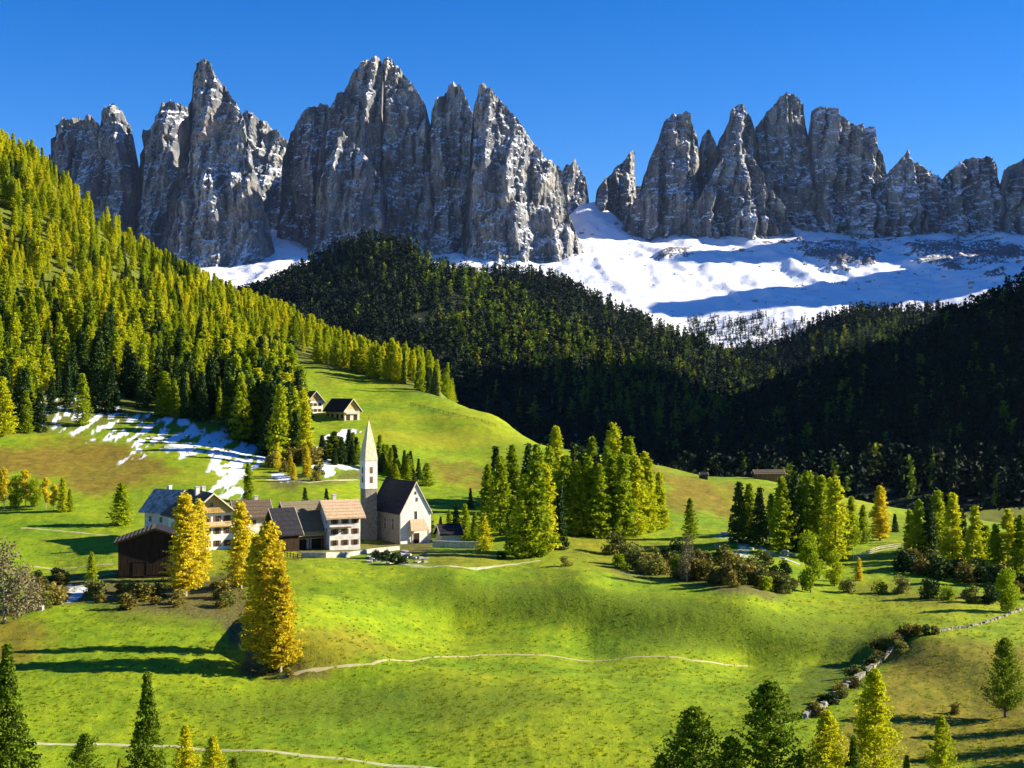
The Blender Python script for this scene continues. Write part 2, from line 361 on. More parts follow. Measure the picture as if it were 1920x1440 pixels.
def ground_material():
    m, t, p = new_mat('meadow')
    pos = geopos(t)
    a = N(t, 'ShaderNodeAttribute', attribute_name='cover'); sep = N(t, 'ShaderNodeSeparateColor'); t.links.new(a.outputs['Color'], sep.inputs[0])
    b = N(t, 'ShaderNodeAttribute', attribute_name='wood').outputs['Fac']
    n1 = noise(t, .035, 6, .62, pos); n2 = noise(t, .35, 5, .7, scaled(t, pos, 1, .7, 1)); n3 = noise(t, 2.2, 4, .7, pos); n4 = noise(t, .012, 4, .6, pos)
    grass = ramp(t, n2, [(.28, (.095, .160, .002)), (.5, (.185, .265, .003)), (.72, (.290, .345, .005))])
    grass2 = ramp(t, n1, [(.35, (.72, .86, .9)), (.5, (1, 1, 1)), (.66, (1.28, 1.14, 1.1))])
    c = mixc(t, 1.0, grass, grass2, 'MULTIPLY')
    c = mixc(t, 1.0, c, ramp(t, n3, [(.3, (.76, .80, .8)), (.55, (1, 1, 1)), (.75, (1.2, 1.14, 1.1))]), 'MULTIPLY')
    c = mixc(t, mrange(t, n4, .52, .68, 0, .45), c, (.33, .27, .012))
    lush_shade = ramp(t, n3, [(.3, (.035, .060, .004)), (.5, (.075, .115, .005)), (.75, (.17, .20, .008))])  # dark long-grass colour, doubling as painted shade on the bank
    c = mixc(t, mth(t, 'MULTIPLY', a.outputs['Alpha'], mrange(t, n2, .35, .55, .45, 1.0)), c, lush_shade)
    dryc = ramp(t, n2, [(.3, (.10, .075, .008)), (.55, (.20, .145, .012)), (.75, (.30, .23, .022))])
    c = mixc(t, mth(t, 'MULTIPLY', sep.outputs[0], mrange(t, n1, .35, .6, .85, 1.1)), c, dryc)
    dirtc = ramp(t, n3, [(.3, (.035, .025, .012)), (.5, (.10, .07, .03)), (.62, (.16, .15, .03)), (.8, (.30, .24, .12))])
    c = mixc(t, sep.outputs[2], c, dirtc)
    woodc = ramp(t, n3, [(.3, (.05, .07, .008)), (.55, (.13, .15, .015)), (.75, (.26, .23, .08))])
    c = mixc(t, b, c, woodc)
    sn = mth(t, 'MULTIPLY', sep.outputs[1], 1.0)
    snf = mrange(t, mth(t, 'ADD', sn, mth(t, 'MULTIPLY', mth(t, 'SUBTRACT', n3, .5), 1.3)), .36, .80)
    c = mixc(t, snf, c, (.76, .80, .87))
    t.links.new(c, p.inputs['Base Color'])
    hgt = mth(t, 'ADD', mth(t, 'MULTIPLY', n3, .35), n2)
    bump(t, p, hgt, .38, .8)
    return m
M['ground'] = ground_material()
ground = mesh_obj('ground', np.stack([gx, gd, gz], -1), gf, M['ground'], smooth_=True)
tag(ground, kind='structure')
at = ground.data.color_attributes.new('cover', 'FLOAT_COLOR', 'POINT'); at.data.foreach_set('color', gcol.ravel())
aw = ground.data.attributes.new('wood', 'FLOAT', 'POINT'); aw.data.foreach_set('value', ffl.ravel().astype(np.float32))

# ------------------------------------------------------------------ lofted far hills
def loft(name, stations, px0, px1, step, rows, mat, amp, scale, seed, label=None, kind='structure'):
    cols = np.arange(px0, px1+step, step); st = []
    for s in stations:
        s = np.array(s, float); py = np.interp(cols, s[:, 0], s[:, 1]); d = np.interp(cols, s[:, 0], s[:, 2])
        k = np.ones(9)/9; py = np.convolve(np.pad(py, 4, 'edge'), k, 'valid'); d = np.convolve(np.pad(d, 4, 'edge'), k, 'valid')
        st.append(np.stack([(cols-960)/F*d, d, (720-py)/F*d], -1))
    st = np.array(st); out = []
    for i in range(len(st)-1):
        p1 = st[i]; p2 = st[i+1]
        n = rows[i]
        for k in range(n+(i == len(st)-2)):
            u = k/n
            out.append(p1*(1-u)+p2*u)
    G = np.array(out)
    X, Y = G[..., 0], G[..., 1]
    r = ridged(X/scale, Y/scale, 5, seed)-.4
    G[..., 2] += r*amp+fbm(X/scale*5, Y/scale*5, 4, seed+5)*amp*.18
    a, b = G.shape[:2]; ix = np.arange(a*b).reshape(a, b)
    f = np.stack([ix[:-1, :-1], ix[:-1, 1:], ix[1:, 1:], ix[1:, :-1]], -1).reshape(-1, 4)
    o = mesh_obj(name, G, f, mat, smooth_=True); tag(o, label, kind=kind)
    return G, o
def forest_floor():
    m, t, p = new_mat('forest_floor'); pos = geopos(t)
    n = noise(t, .02, 6, .7, pos); n2 = noise(t, .006, 5, .65, pos)
    c = ramp(t, n, [(.3, (.010, .018, .008)), (.6, (.025, .035, .012)), (.8, (.06, .06, .02))])
    c = mixc(t, mrange(t, n2, .64, .68), c, (.7, .74, .8))
    t.links.new(c, p.inputs['Base Color']); bump(t, p, n, 6); return m
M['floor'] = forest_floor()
H1, _ = loft('hill', [
 [(300,900,1250),(900,950,1200),(1500,960,1200)],
 [(300,760,1800),(900,780,1700),(1500,850,1600)],
 [(300,620,2300),(500,600,2350),(730,560,2300),(900,620,2150),(1100,700,2000),(1300,790,1850),(1500,850,1800)],
 [(300,600,2700),(430,566,2700),(490,552,2700),(560,518,2680),(640,482,2650),(700,468,2620),(740,466,2600),(800,490,2520),(900,540,2400),(1000,592,2280),(1100,645,2180),(1200,695,2080),(1300,750,2000),(1500,840,1950)],
 [(300,760,3100),(740,640,3000),(1100,760,2600),(1500,880,2400)]], 300, 1500, 6, (30, 34, 26, 12), M['floor'], 38, 420, 3)
H2, _ = loft('hill', [
 [(700,900,1800),(1100,930,1500),(1700,960,1400)],
 [(700,640,2900),(950,600,2900),(1100,660,2700),(1400,800,2400),(1700,860,2300)],
 [(700,560,3300),(880,528,3300),(940,520,3300),(1030,522,3250),(1100,562,3200),(1200,612,3100),(1300,655,3000),(1400,700,2950),(1500,725,2900),(1700,760,2900)],
 [(700,700,3800),(1700,850,3600)]], 700, 1700, 6, (34, 34, 10), M['floor'], 36, 420, 13)
H3, _ = loft('hill', [
 [(1200,900,2000),(1600,930,1800),(2300,900,1700)],
 [(1200,760,3000),(1500,720,3000),(1700,680,3000),(2000,660,2900),(2300,600,2900)],
 [(1200,720,3600),(1330,680,3600),(1420,665,3600),(1480,655,3600),(1550,608,3600),(1620,590,3600),(1750,590,3600),(1850,600,3500),(1950,560,3400),(2300,420,3300)],
 [(1200,850,4100),(1700,740,4100),(2300,560,3900)]], 1200, 2300, 6, (30, 34, 10), M['floor'], 36, 420, 23)
H4, _ = loft('hill', [  # unseen part past the right edge is raised to throw shade on slope and valley
 [(1150,965,1000),(1600,980,930),(2000,990,900),(2500,990,900)],
 [(1150,900,1500),(1400,860,1400),(1700,800,1300),(2000,740,1250),(2250,520,1220),(2500,60,1200)],
 [(1150,860,2000),(1350,800,1980),(1500,735,1950),(1600,700,1930),(1700,665,1900),(1800,620,1850),(1870,585,1820),(1930,552,1800),(2050,420,1750),(2200,150,1700),(2350,-80,1700),(2500,-200,1700)],
 [(1150,960,2400),(1600,860,2400),(2000,640,2300),(2200,400,2300),(2500,100,2300)]], 1150, 2500, 6, (34, 40, 10), M['floor'], 30, 380, 33)

# ------------------------------------------------------------------ rock and snow
def rock_material(name='rock', snow_lo=.42, warm=0.0):
    m, t, p = new_mat(name); pos = geopos(t)
    v = scaled(t, pos, 1, 1, .28)
    n1 = noise(t, .012, 8, .68, v, .4); n2 = noise(t, .05, 6, .7, scaled(t, pos, 1, 1, .12)); n3 = noise(t, .006, 5, .6, pos)
    c = ramp(t, n1, [(.28, (.04, .046, .062)), (.45, (.12, .127, .142)), (.58, (.25, .25, .24)), (.75, (.50, .47, .42))])
    c = mixc(t, mrange(t, n3, .5, .7, 0, .5), c, (.36, .31, .23))
    c = mixc(t, 1.0, c, ramp(t, n2, [(.3, (.4, .4, .42)), (.5, (1, 1, 1)), (.7, (1.35, 1.35, 1.35))]), 'MULTIPLY')
    ge = N(t, 'ShaderNodeNewGeometry'); sx = N(t, 'ShaderNodeSeparateXYZ'); t.links.new(ge.outputs['Normal'], sx.inputs[0])
    ns = noise(t, .03, 7, .72, pos)
    d1 = noise(t, 1.0, 4, .6, scaled(t, scaled(t, pos, 1, 1, 1, (0, R(38), 0)), .0032, .01, .045), .6)
    d2 = noise(t, 1.0, 4, .6, scaled(t, scaled(t, pos, 1, 1, 1, (0, R(-24), 0)), .0040, .01, .050), .6)
    st = mth(t, 'MAXIMUM', mrange(t, d1, .56, .70), mrange(t, d2, .57, .70))
    k = mth(t, 'ADD', mth(t, 'ADD', sx.outputs[2], mth(t, 'MULTIPLY', mth(t, 'SUBTRACT', ns, .5), .7)), mth(t, 'MULTIPLY', st, .40))
    sn = mrange(t, k, snow_lo, snow_lo+.10)
    c = mixc(t, sn, c, (.84, .86, .90)); t.links.new(c, p.inputs['Base Color'])
    h = mth(t, 'ADD', n1, mth(t, 'MULTIPLY', n2, .35)); bump(t, p, h, 20, 1.0)
    return m
M['rock'] = rock_material('rock', .62); M['rock_snowy'] = rock_material('rock_snowy', .52)
def snow_material():
    m, t, p = new_mat('snow'); pos = geopos(t)
    a = N(t, 'ShaderNodeAttribute', attribute_name='rocky').outputs['Fac']
    n = noise(t, .02, 8, .7, pos); n2 = noise(t, .09, 5, .7, scaled(t, pos, 1, .5, 1)); n3 = noise(t, .004, 4, .6, pos)
    rockc = ramp(t, n2, [(.3, (.05, .05, .055)), (.6, (.16, .15, .15)), (.75, (.3, .28, .25))])
    k = mth(t, 'ADD', mth(t, 'ADD', mth(t, 'MULTIPLY', mth(t, 'SUBTRACT', n2, .5), 1.5), mth(t, 'MULTIPLY', mth(t, 'SUBTRACT', n3, .5), .8)), a)
    f = mrange(t, k, .46, .56)
    c = mixc(t, f, (.86, .88, .92), rockc)
    t.links.new(c, p.inputs['Base Color']); p.inputs['Roughness'].default_value = .6
    bump(t, p, n, 7, .7); return m
M['snow'] = snow_material()
SN, sno = loft('snowfield', [
 [(-400,960,2600),(2600,960,2600)],
 [(-400,640,4300),(900,660,4300),(1200,690,4300),(1500,700,4300),(2600,660,4300)],
 [(-400,560,5300),(420,540,5400),(600,545,5400),(900,560,5300),(1150,585,5200),(1300,600,5200),(1500,570,5300),(1750,560,5300),(1950,530,5200),(2600,480,5200)],
 [(-400,470,6300),(420,505,6300),(540,480,6300),(800,490,6200),(900,490,6100),(1100,490,6100),(1300,474,6200),(1600,474,6200),(1950,458,6100),(2600,430,6100)],
 [(-400,430,6900),(420,480,6900),(530,430,6950),(600,480,6900),(900,470,6800),(1040,430,6900),(1100,380,7200),(1120,385,7200),(1180,430,6900),(1470,428,6800),(1600,440,6800),(1950,425,6700),(2600,400,6700)],
 [(-400,430,8000),(1100,420,8000),(2600,400,8000)]], -400, 2600, 5, (12, 24, 44, 30, 6), M['snow'], 34, 500, 55)
# talus fans and rocky steps
sp_x, sp_y = proj(SN[..., 0], SN[..., 1], SN[..., 2])
wxx = sp_x+fbm(SN[..., 0]/90, SN[..., 1]/90, 4, 61)*38; wyy = sp_y+fbm(SN[..., 0]/90, SN[..., 1]/90, 4, 71)*16
rocky = np.maximum.reduce([soft_poly(wxx, wyy, q, 6) for q in (
  [(1485,455),(1520,460),(1600,466),(1640,475),(1635,492),(1590,505),(1560,508),(1530,490),(1500,475)],
  [(1690,466),(1760,458),(1850,462),(1930,470),(1930,482),(1840,500),(1760,512),(1720,490)],
  [(1862,512),(1885,510),(1880,528),(1860,524)],
  [(1225,480),(1290,472),(1300,486),(1250,492)],
  [(800,500),(900,500),(940,540),(860,540)])])
rocky += .22*smooth(.0, .45, fbm(SN[..., 0]/260, SN[..., 1]/260, 3, 81))
band = soft_poly(wxx, wyy, [(930,500),(1040,520),(1060,470),(1090,460),(1080,520),(1010,545),(930,540)], 10)*.35
rocky += band
rel = np.clip(rocky-.3, 0, 1)
SN2 = SN.copy(); SN2[..., 2] += rel*(8+22*ridged(SN[..., 0]/60, SN[..., 1]/60, 4, 99)); fan = ridged((SN[..., 0]+SN[..., 1]*.15)/230, SN[..., 1]/1500, 3, 88)
SN2[..., 2] += (fan-.5)*30*smooth(5000, 6000, SN[..., 1])+fbm(SN[..., 0]/60, SN[..., 1]/60, 4, 89)*7
sno.data.vertices.foreach_set('co', SN2.astype(np.float32).ravel()); sno.data.update()
rocky += .30*smooth(478, 448, sp_y+fbm(SN[..., 0]/70, SN[..., 1]/70, 3, 92)*24)*(sp_x > 1180)*smooth(-.15, .2, fbm(SN[..., 0]/150, SN[..., 1]/40, 3, 93)); rocky = np.minimum(rocky, .60)
ra = sno.data.attributes.new('rocky', 'FLOAT', 'POINT'); ra.data.foreach_set('value', rocky.ravel().astype(np.float32))

def peak(name, outline, d0, base, skew=.78, depth=1.0, seed=1, lean=.22, mat='rock', rib=1.0, label=None, step=1.5, jag=1.0):
    base = base+60; d0 = d0+150
    o = np.array(outline, float); cols = np.arange(o[0, 0], o[-1, 0]+.1, step)
    cr = np.interp(cols, o[:, 0], o[:, 1])
    xm = (cols-960)/F*d0
    cr = cr-(ridged(xm/60, xm*0+seed, 4, seed)-1.05)*10.0*jag-fbm(xm/14, xm*0+3, 3, seed+2)*4.0*jag
    zt = (720-cr)/F*d0; zb = (720-base)/F*d0
    nrow = max(24, int((base-cr.min())/1.6))
    v = np.linspace(0, 1, nrow)[:, None]
    Z = zt[None]*(1-v)+zb*v; X = np.repeat(xm[None], nrow, 0)
    W = (o[-1, 0]-o[0, 0])/F*d0
    s = (cols-o[0, 0])/(o[-1, 0]-o[0, 0])
    shp = np.where(s < skew, np.sin(np.clip(s/skew, 0, 1)*np.pi/2)**.9, np.cos(np.clip((s-skew)/(1-skew), 0, 1)*np.pi/2)**.9)
    H = zt.max()-zb
    Y = d0-shp[None]*W*.55*depth*(.55+.45*v)-(zt.max()-Z)*lean
    flare = smooth(.75, 1.0, (zt.max()-Z)/H); Y -= flare*H*.14
    wpx = fbm(X/240, Z/300, 3, seed+40)*60
    tl = 1.0 if seed % 2 else -1.0
    r1 = ridged((X+wpx+Z*.12*tl)/190, Z/1500, 2, seed+1)
    r2 = ridged((X+wpx*.6-Z*.10)/74, Z/520, 3, seed+7)
    r3 = ridged((X+wpx*.4+Z*.05)/23, Z/150, 3, seed+9)
    sw = (X+wpx*.5+fbm(X/45, Z/60, 3, seed+81)*16+Z*.10*tl)/165+seed*.37; sf = sw-np.floor(sw); sw2 = (X+wpx*.55+fbm(X/30, Z/40, 3, seed+82)*14-Z*.12)/61+seed*.71; sf2 = sw2-np.floor(sw2)
    saw = np.where(sf < .82, sf/.82, (1-sf)/.18); saw2 = np.where(sf2 < .8, sf2/.8, (1-sf2)/.2)
    if skew < .4: saw = np.where(sf < .3, sf/.3, (1-sf)/.7); saw2 = np.where(sf2 < .3, sf2/.3, (1-sf2)/.7)
    am = .5+.9*smooth(-.3, .3, fbm(X/400, Z/260, 3, seed+61)); am2 = .3+1.1*smooth(-.2, .3, fbm(X/150, Z/130, 3, seed+63))
    Y -= saw*82*rib*am+saw2*38*rib*am2+(r1-.5)*34*rib+(r2-.5)*30*rib+(r3-.5)*21
    lay = (Z+X*.30*tl+fbm(X/200, Z/200, 3, seed+71)*40)/26; Y += (smooth(0, .35, lay-np.floor(lay))-(lay-np.floor(lay)))*7
    q = (Z+X*.45*tl+fbm(X/120, Z/120, 4, seed+21)*70)/170; fr = q-np.floor(q)
    Y += (smooth(0, .10, fr)-fr)*26*smooth(-.2, .3, fbm(X/300, Z/300, 2, seed+25))
    q2 = (Z-X*.75*tl+fbm(X/90, Z/90, 3, seed+23)*50)/260; fr2 = q2-np.floor(q2)
    Y += (smooth(0, .06, fr2)-fr2)*34*rib*smooth(-.1, .4, fbm(X/200, Z/300, 2, seed+27))
    Y -= fbm(X/18, Z/22, 4, seed+33)*12+(ridged(X/55, Z/60, 4, seed+35)-.5)*20
    # back side, falling away behind the crest
    nb = 14; vb = np.linspace(0, 1, nb+1)[1:, None]
    Zb = zt[None]*(1-vb)+zb*vb; Yb = Y[0][None]+(zt[None]-Zb)*.75+vb*30
    Xb = np.repeat(xm[None], nb, 0)
    G = np.concatenate([np.stack([Xb, Yb, Zb], -1)[::-1], np.stack([X, Y, Z], -1)])
    a, b = G.shape[:2]; ix = np.arange(a*b).reshape(a, b)
    f = np.stack([ix[:-1, :-1], ix[1:, :-1], ix[1:, 1:], ix[:-1, 1:]], -1).reshape(-1, 4)
    ob = mesh_obj(name, G, f, M[mat], smooth_=False); tag(ob, label, kind='structure')
    return ob
PK = [
 ([(-420,420),(-300,300),(-180,260),(-60,330),(40,300),(100,330),(130,430)], 7300, 480, .7, 1, 'grey rock peaks behind the larch slope'),
 ([(95,440),(104,330),(110,268),(121,236),(134,226),(148,234),(162,229),(190,226),(204,240),(225,330),(235,440)], 7000, 470, .8, 1, 'flat topped grey rock tower farthest left'),
 ([(182,430),(192,260),(198,222),(210,205),(226,200),(240,212),(252,236),(262,262),(271,300),(276,440)], 6900, 480, .8, .8, 'rounded grey rock tower second from the left'),
 ([(262,470),(274,340),(283,252),(300,234),(316,202),(330,193),(345,200),(362,206),(367,235),(378,470)], 6850, 510, .55, .9, 'slanting dark rock tower beside the tall spire'),
 ([(322,500),(340,400),(356,290),(371,200),(374,150),(382,131),(395,125),(410,131),(421,156),(440,181),(462,210),(478,242),(490,292),(506,352),(526,440),(540,515)], 6500, 545, .74, .8, 'tall pointed rock spire capped with snow'),
 ([(440,330),(455,225),(470,214),(486,222),(515,240),(546,266),(552,330)], 7900, 380, .1, .9, 'sunlit pale rock ridge behind the tall spire'),
 ([(532,480),(540,310),(549,262),(560,236),(580,216),(606,201),(622,206),(640,230),(665,300),(700,480)], 6850, 500, .7, .7, 'rounded left shoulder of the highest peak'),
 ([(590,470),(606,300),(622,216),(640,186),(660,152),(675,129),(695,116),(715,111),(722,140),(726,300),(740,470)], 6750, 490, .86, .5, 'left half of the highest rock peak'),
 ([(700,470),(712,160),(722,112),(736,115),(750,131),(770,156),(790,186),(802,208),(815,262),(835,470)], 6760, 490, .8, .6, 'right half of the highest rock peak'),
 ([(585,470),(600,380),(620,310),(640,262),(648,252),(665,268),(690,298),(712,328),(724,350),(730,470)], 6450, 495, .9, .5, 'triangular buttress at the foot of the highest peak'),
 ([(800,460),(806,270),(812,214),(825,196),(840,171),(852,161),(865,170),(876,196),(892,236),(915,300),(945,470)], 6650, 490, .45, .7, 'narrow pointed peak right of the highest peak'),
 ([(872,450),(884,290),(890,214),(900,176),(910,172),(926,191),(950,216),(975,246),(1000,281),(1020,306),(1040,322),(1050,352),(1062,402),(1085,470)], 6450, 500, .22, 1.1, 'sunlit serrated ridge descending to the notch'),
 ([(860,500),(900,430),(935,400),(960,385),(1000,388),(1040,405),(1070,435),(1095,480),(1120,540)], 6150, 560, .3, .7, 'sunlit rocky foot of the serrated ridge'),
 ([(1030,420),(1036,320),(1046,312),(1052,325),(1060,314),(1068,318),(1075,303),(1082,312),(1090,322),(1099,346),(1106,420)], 7500, 440, .6, .8, 'small dark rock teeth in the notch'),
 ([(1108,420),(1116,360),(1132,340),(1150,319),(1170,300),(1185,281),(1200,292),(1212,322),(1210,370),(1190,460)], 7150, 470, .75, .7, 'dark leaning rock fin right of the notch'),
 ([(1150,460),(1168,410),(1190,372),(1210,312),(1226,272),(1240,234),(1250,222),(1268,219),(1285,221),(1291,247),(1300,262),(1310,320),(1320,460)], 6800, 480, .62, .8, 'flat topped rock tower left in the right range'),
 ([(1285,440),(1298,305),(1310,262),(1322,248),(1332,274),(1338,325),(1350,440)], 6950, 460, .7, .7, 'small pointed rock tooth between two towers'),
 ([(1312,450),(1326,330),(1340,272),(1355,242),(1362,216),(1372,203),(1381,198),(1392,205),(1401,227),(1406,262),(1416,330),(1425,450)], 6900, 470, .78, .8, 'narrow rock tower with dark square head'),
 ([(1255,460),(1270,420),(1300,378),(1340,312),(1370,276),(1384,272),(1398,292),(1420,332),(1432,390),(1450,460)], 6600, 485, .8, .5, 'broad leaning slab below the narrow tower'),
 ([(1402,450),(1410,296),(1412,242),(1430,216),(1450,191),(1465,181),(1485,183),(1498,202),(1504,252),(1512,450)], 6900, 470, .8, .8, 'tall rounded rock tower of the right range'),
 ([(1380,470),(1400,420),(1425,375),(1440,358),(1452,380),(1480,440),(1500,470)], 6550, 480, .7, .5, 'low pointed buttress under the rounded tower'),
 ([(1490,460),(1503,340),(1512,272),(1515,210),(1528,205),(1545,207),(1560,216),(1580,239),(1600,246),(1618,250),(1626,276),(1640,316),(1655,460)], 6800, 480, .84, .7, 'massive square shouldered rock tower'),
 ([(1600,460),(1622,370),(1640,342),(1665,311),(1682,290),(1700,309),(1720,323),(1745,337),(1770,400),(1790,460)], 6650, 480, .42, .7, 'pyramid shaped rock peak with snowy ledges'),
 ([(1690,460),(1712,400),(1740,352),(1770,316),(1790,304),(1825,303),(1845,312),(1856,352),(1885,460)], 6600, 480, .8, .7, 'flat topped rock peak near the right edge'),
 ([(1840,460),(1850,400),(1857,335),(1872,316),(1895,306),(1920,284),(1960,236),(2050,200),(2150,250),(2280,440)], 6500, 480, .4, .6, 'grey rock peak cut by the right edge'),
 ([(60,420),(120,340),(270,330),(368,340),(450,340),(530,335),(640,300),(800,275),(890,260),(960,320),(1040,380),(1098,400),(1112,402),(1180,360),(1300,330),(1410,330),(1503,335),(1640,372),(1750,365),(1850,345),(2000,330),(2200,420)], 7450, 460, .6, .06, 'back wall joining the rock towers'),
]
for i, (ol, d0, base, sk, dep, lab) in enumerate(PK):
    peak('rock_peak', ol, d0, base, skew=sk, depth=dep, seed=11+i*13, mat='rock_snowy' if i in (13, 20, 21, 22, 23) else 'rock', label=lab, step=1.5 if i < len(PK)-1 else 3, jag=1.0)
# unseen massifs added outside the frame to the right, sized to shade the snow basin
peak('rock_peak', [(1985,440),(2030,220),(2085,100),(2200,50),(2380,70),(2600,440)], 6500, 520, skew=.5, depth=.7, seed=410, step=6, label='second high rock massif right of the view')
peak('rock_peak', [(2000,440),(2080,260),(2200,110),(2350,50),(2500,100),(2700,440)], 5700, 560, skew=.5, depth=.5, seed=400, step=6, label='high rock massif right of the view')
base_sheet = mesh_obj('valley_floor', [(-9000,-1500,-210),(9000,-1500,-210),(9000,9500,-210),(-9000,9500,-210)], [(0, 1, 2, 3)], M['floor'])
tag(base_sheet, kind='structure')

# ------------------------------------------------------------------ trees
def quads_mesh(c, a, b):         # centre, two half axes -> quad soup
    v = np.stack([c-a-b, c+a-b, c+a+b, c-a+b], 1).reshape(-1, 3)
    return v, np.arange(len(v)).reshape(-1, 4)
def rvec(n):
    v = rng.normal(size=(n, 3)); return v/np.linalg.norm(v, axis=1, keepdims=True)
def conifer_crown(h, rad, nb, nl, size, base=.08, droop=.25, power=.85, ragged=.3, upright=.0):
    t = base+(1-base)*rng.random(nb)**1.05
    prof = ((1-t)/(1-base))**power*np.minimum(1, .55+(t-base)/.12)
    az = rng.random(nb)*2*np.pi
    lob = 1+ragged*perlin(np.cos(az)*1.3+t*5, np.sin(az)*1.3+7, int(rng.integers(1e5)))*1.6
    ln = rad*prof*lob*(1-ragged*.6*rng.random(nb))+.12
    u = rng.random((nb, nl))**.6
    r = ln[:, None]*u
    z = h*t[:, None]-droop*r+upright*r*u+rng.normal(size=(nb, nl))*size*.35
    sp = rng.normal(size=(nb, nl))*size*(.3+.5*u)
    ca, sa = np.cos(az)[:, None], np.sin(az)[:, None]
    c = np.stack([ca*r-sa*sp, sa*r+ca*sp, z], -1).reshape(-1, 3)
    n = len(c); a = rvec(n); b = np.cross(a, rvec(n)); b /= np.linalg.norm(b, axis=1, keepdims=True)+1e-6
    s1 = size*(.6+.8*rng.random(n))[:, None]; s2 = size*(.35+.45*rng.random(n))[:, None]
    a[:, 2] -= droop*.6; return quads_mesh(c, a*s1*.5, b*s2*.5)
def broad_crown(h, rad, nq, size, base=.3, lobes=9):
    cs = []
    for k in range(lobes):
        t = base+(1-base)*(k+.5)/lobes; rr = rad*(math.sin(math.pi*min(1, (t-base)/(1-base)*.92+.06))**.6)*.55
        a = rng.random()*6.283
        cs.append((math.cos(a)*rr*.8, math.sin(a)*rr*.8, h*t, rad*.55*(.7+.5*rng.random())))
    cs = np.array(cs); k = rng.integers(0, lobes, nq); d = rvec(nq)*(rng.random(nq)**.4)[:, None]
    c = cs[k, :3]+d*cs[k, 3:4]*np.array([1, 1, .9]); c[:, 2] = np.clip(c[:, 2], h*base*.35, None)
    a = rvec(nq); b = np.cross(a, rvec(nq)); b /= np.linalg.norm(b, axis=1, keepdims=True)+1e-6
    s1 = size*(.6+.8*rng.random(nq))[:, None]
    return quads_mesh(c, a*s1*.5, b*s1*.35)
def trunk_mesh(h, r, top=.93, limbs=10, rad=2.0):
    m = MB(); n = 5
    px_, py_ = 0., 0.
    for k in range(n):
        z0, z1 = h*top*k/n-(.6 if k == 0 else 0), h*top*(k+1)/n
        qx, qy = px_+rng.normal()*.04, py_+rng.normal()*.04
        m.tube((px_, py_, z0), (qx, qy, z1), r*(1-k/n*.9), r*(1-(k+1)/n*.9), 7); px_, py_ = qx, qy
    for k in range(limbs):
        t = .12+.75*rng.random(); a = rng.random()*6.283; L = rad*(1-t)*.8
        m.tube((0, 0, h*t), (math.cos(a)*L, math.sin(a)*L, h*t-.1*L), r*.22*(1-t)+.02, .015, 4)
    return m
PROTO = {}
def tree_proto(key, name, crown, trunk, mcrown, mbark):
    tr = mesh_obj('trunk', trunk.v, trunk.f, M[mbark], link=False)
    cr = mesh_obj('crown', crown[0], crown[1], M[mcrown], link=False)
    PROTO.setdefault(key, []).append((name, tr, cr, float(crown[0][:, 2].max())))
for k in range(4):
    tree_proto('larch_green', 'larch_tree', conifer_crown(20, 2.7+.4*k, 230, 13, .58, .04, .14, .62, .5, .12), trunk_mesh(20, .24), 'larch_green', 'bark')
    tree_proto('larch_yellow', 'larch_tree', conifer_crown(20, 2.9+.4*k, 230, 13, .56, .04, .14, .64, .5, .12), trunk_mesh(20, .22), 'larch_yellow', 'bark')
    tree_proto('spruce_green', 'spruce_tree', conifer_crown(20, 3.0+.4*k, 240, 13, .62, .02, .38, .85, .25), trunk_mesh(20, .25), 'spruce_green', 'bark')
    tree_proto('spruce_light', 'spruce_tree', conifer_crown(20, 3.2+.4*k, 240, 13, .62, .02, .34, .85, .3), trunk_mesh(20, .25), 'spruce_light', 'bark')
for k in range(2):
    tree_proto('larch_gold', 'larch_tree', conifer_crown(20, 2.7+.3*k, 420, 20, .36, .07, .12, .5, .75, .12), trunk_mesh(20, .24), 'larch_gold', 'bark_pale')
    tree_proto('pine', 'pine_tree', conifer_crown(14, 4.6, 420, 22, .28, .10, -.25, .55, .65, .25), trunk_mesh(14, .28, .9, 26, 4.2), 'spruce_light', 'bark')
    tree_proto('near_spruce', 'spruce_tree', conifer_crown(16, 3.6, 620, 24, .26, .02, .30, .9, .3), trunk_mesh(16, .26), 'spruce_light', 'bark')
    tree_proto('near_larch', 'larch_tree', conifer_crown(14, 3.4, 480, 22, .23, .04, -.05, .7, .55, .3), trunk_mesh(14, .2, .95, 30, 3.2), 'larch_yellow', 'bark_pale')
    tree_proto('bare', 'bare_tree', broad_crown(14, 5.2, 2600, .35, .15), trunk_mesh(14, .3, .9, 30, 5), 'bush_grey', 'bark_pale')
    tree_proto('birch', 'birch_tree', broad_crown(12, 2.6, 2200, .36, .28), trunk_mesh(12, .16, .9, 14, 2.4), 'larch_gold', 'bark_pale')
    tree_proto('broad', 'broadleaf_tree', broad_crown(12, 4.0, 3000, .42, .12), trunk_mesh(12, .22, .85, 14, 3), 'larch_green', 'bark')
tree_proto('dense', 'dark_spruce', conifer_crown(15, 4.1, 620, 18, .46, .0, .25, .5, .12), trunk_mesh(15, .3), 'spruce_green', 'bark')
for k in range(2):
    for kk, mm in (('bush_brown', 'bush_brown'), ('bush_olive', 'bush_olive'), ('bush_dark', 'spruce_green'), ('bush_green', 'larch_green')):
        tree_proto(kk, 'bush', broad_crown(3, 1.9, 900, .28, .0, 6), trunk_mesh(2.6, .07, .8, 8, 1.2), mm, 'bark')
for kk in ('bush_brown', 'bush_olive', 'bush_dark', 'bush_green'):
    for _q in PROTO[kk]: _q[1].name = 'stems'; _q[1]['kind'] = 'stuff'
TREES = []                       # every individual tree or bush: (root, px, py)
COUNT = {}
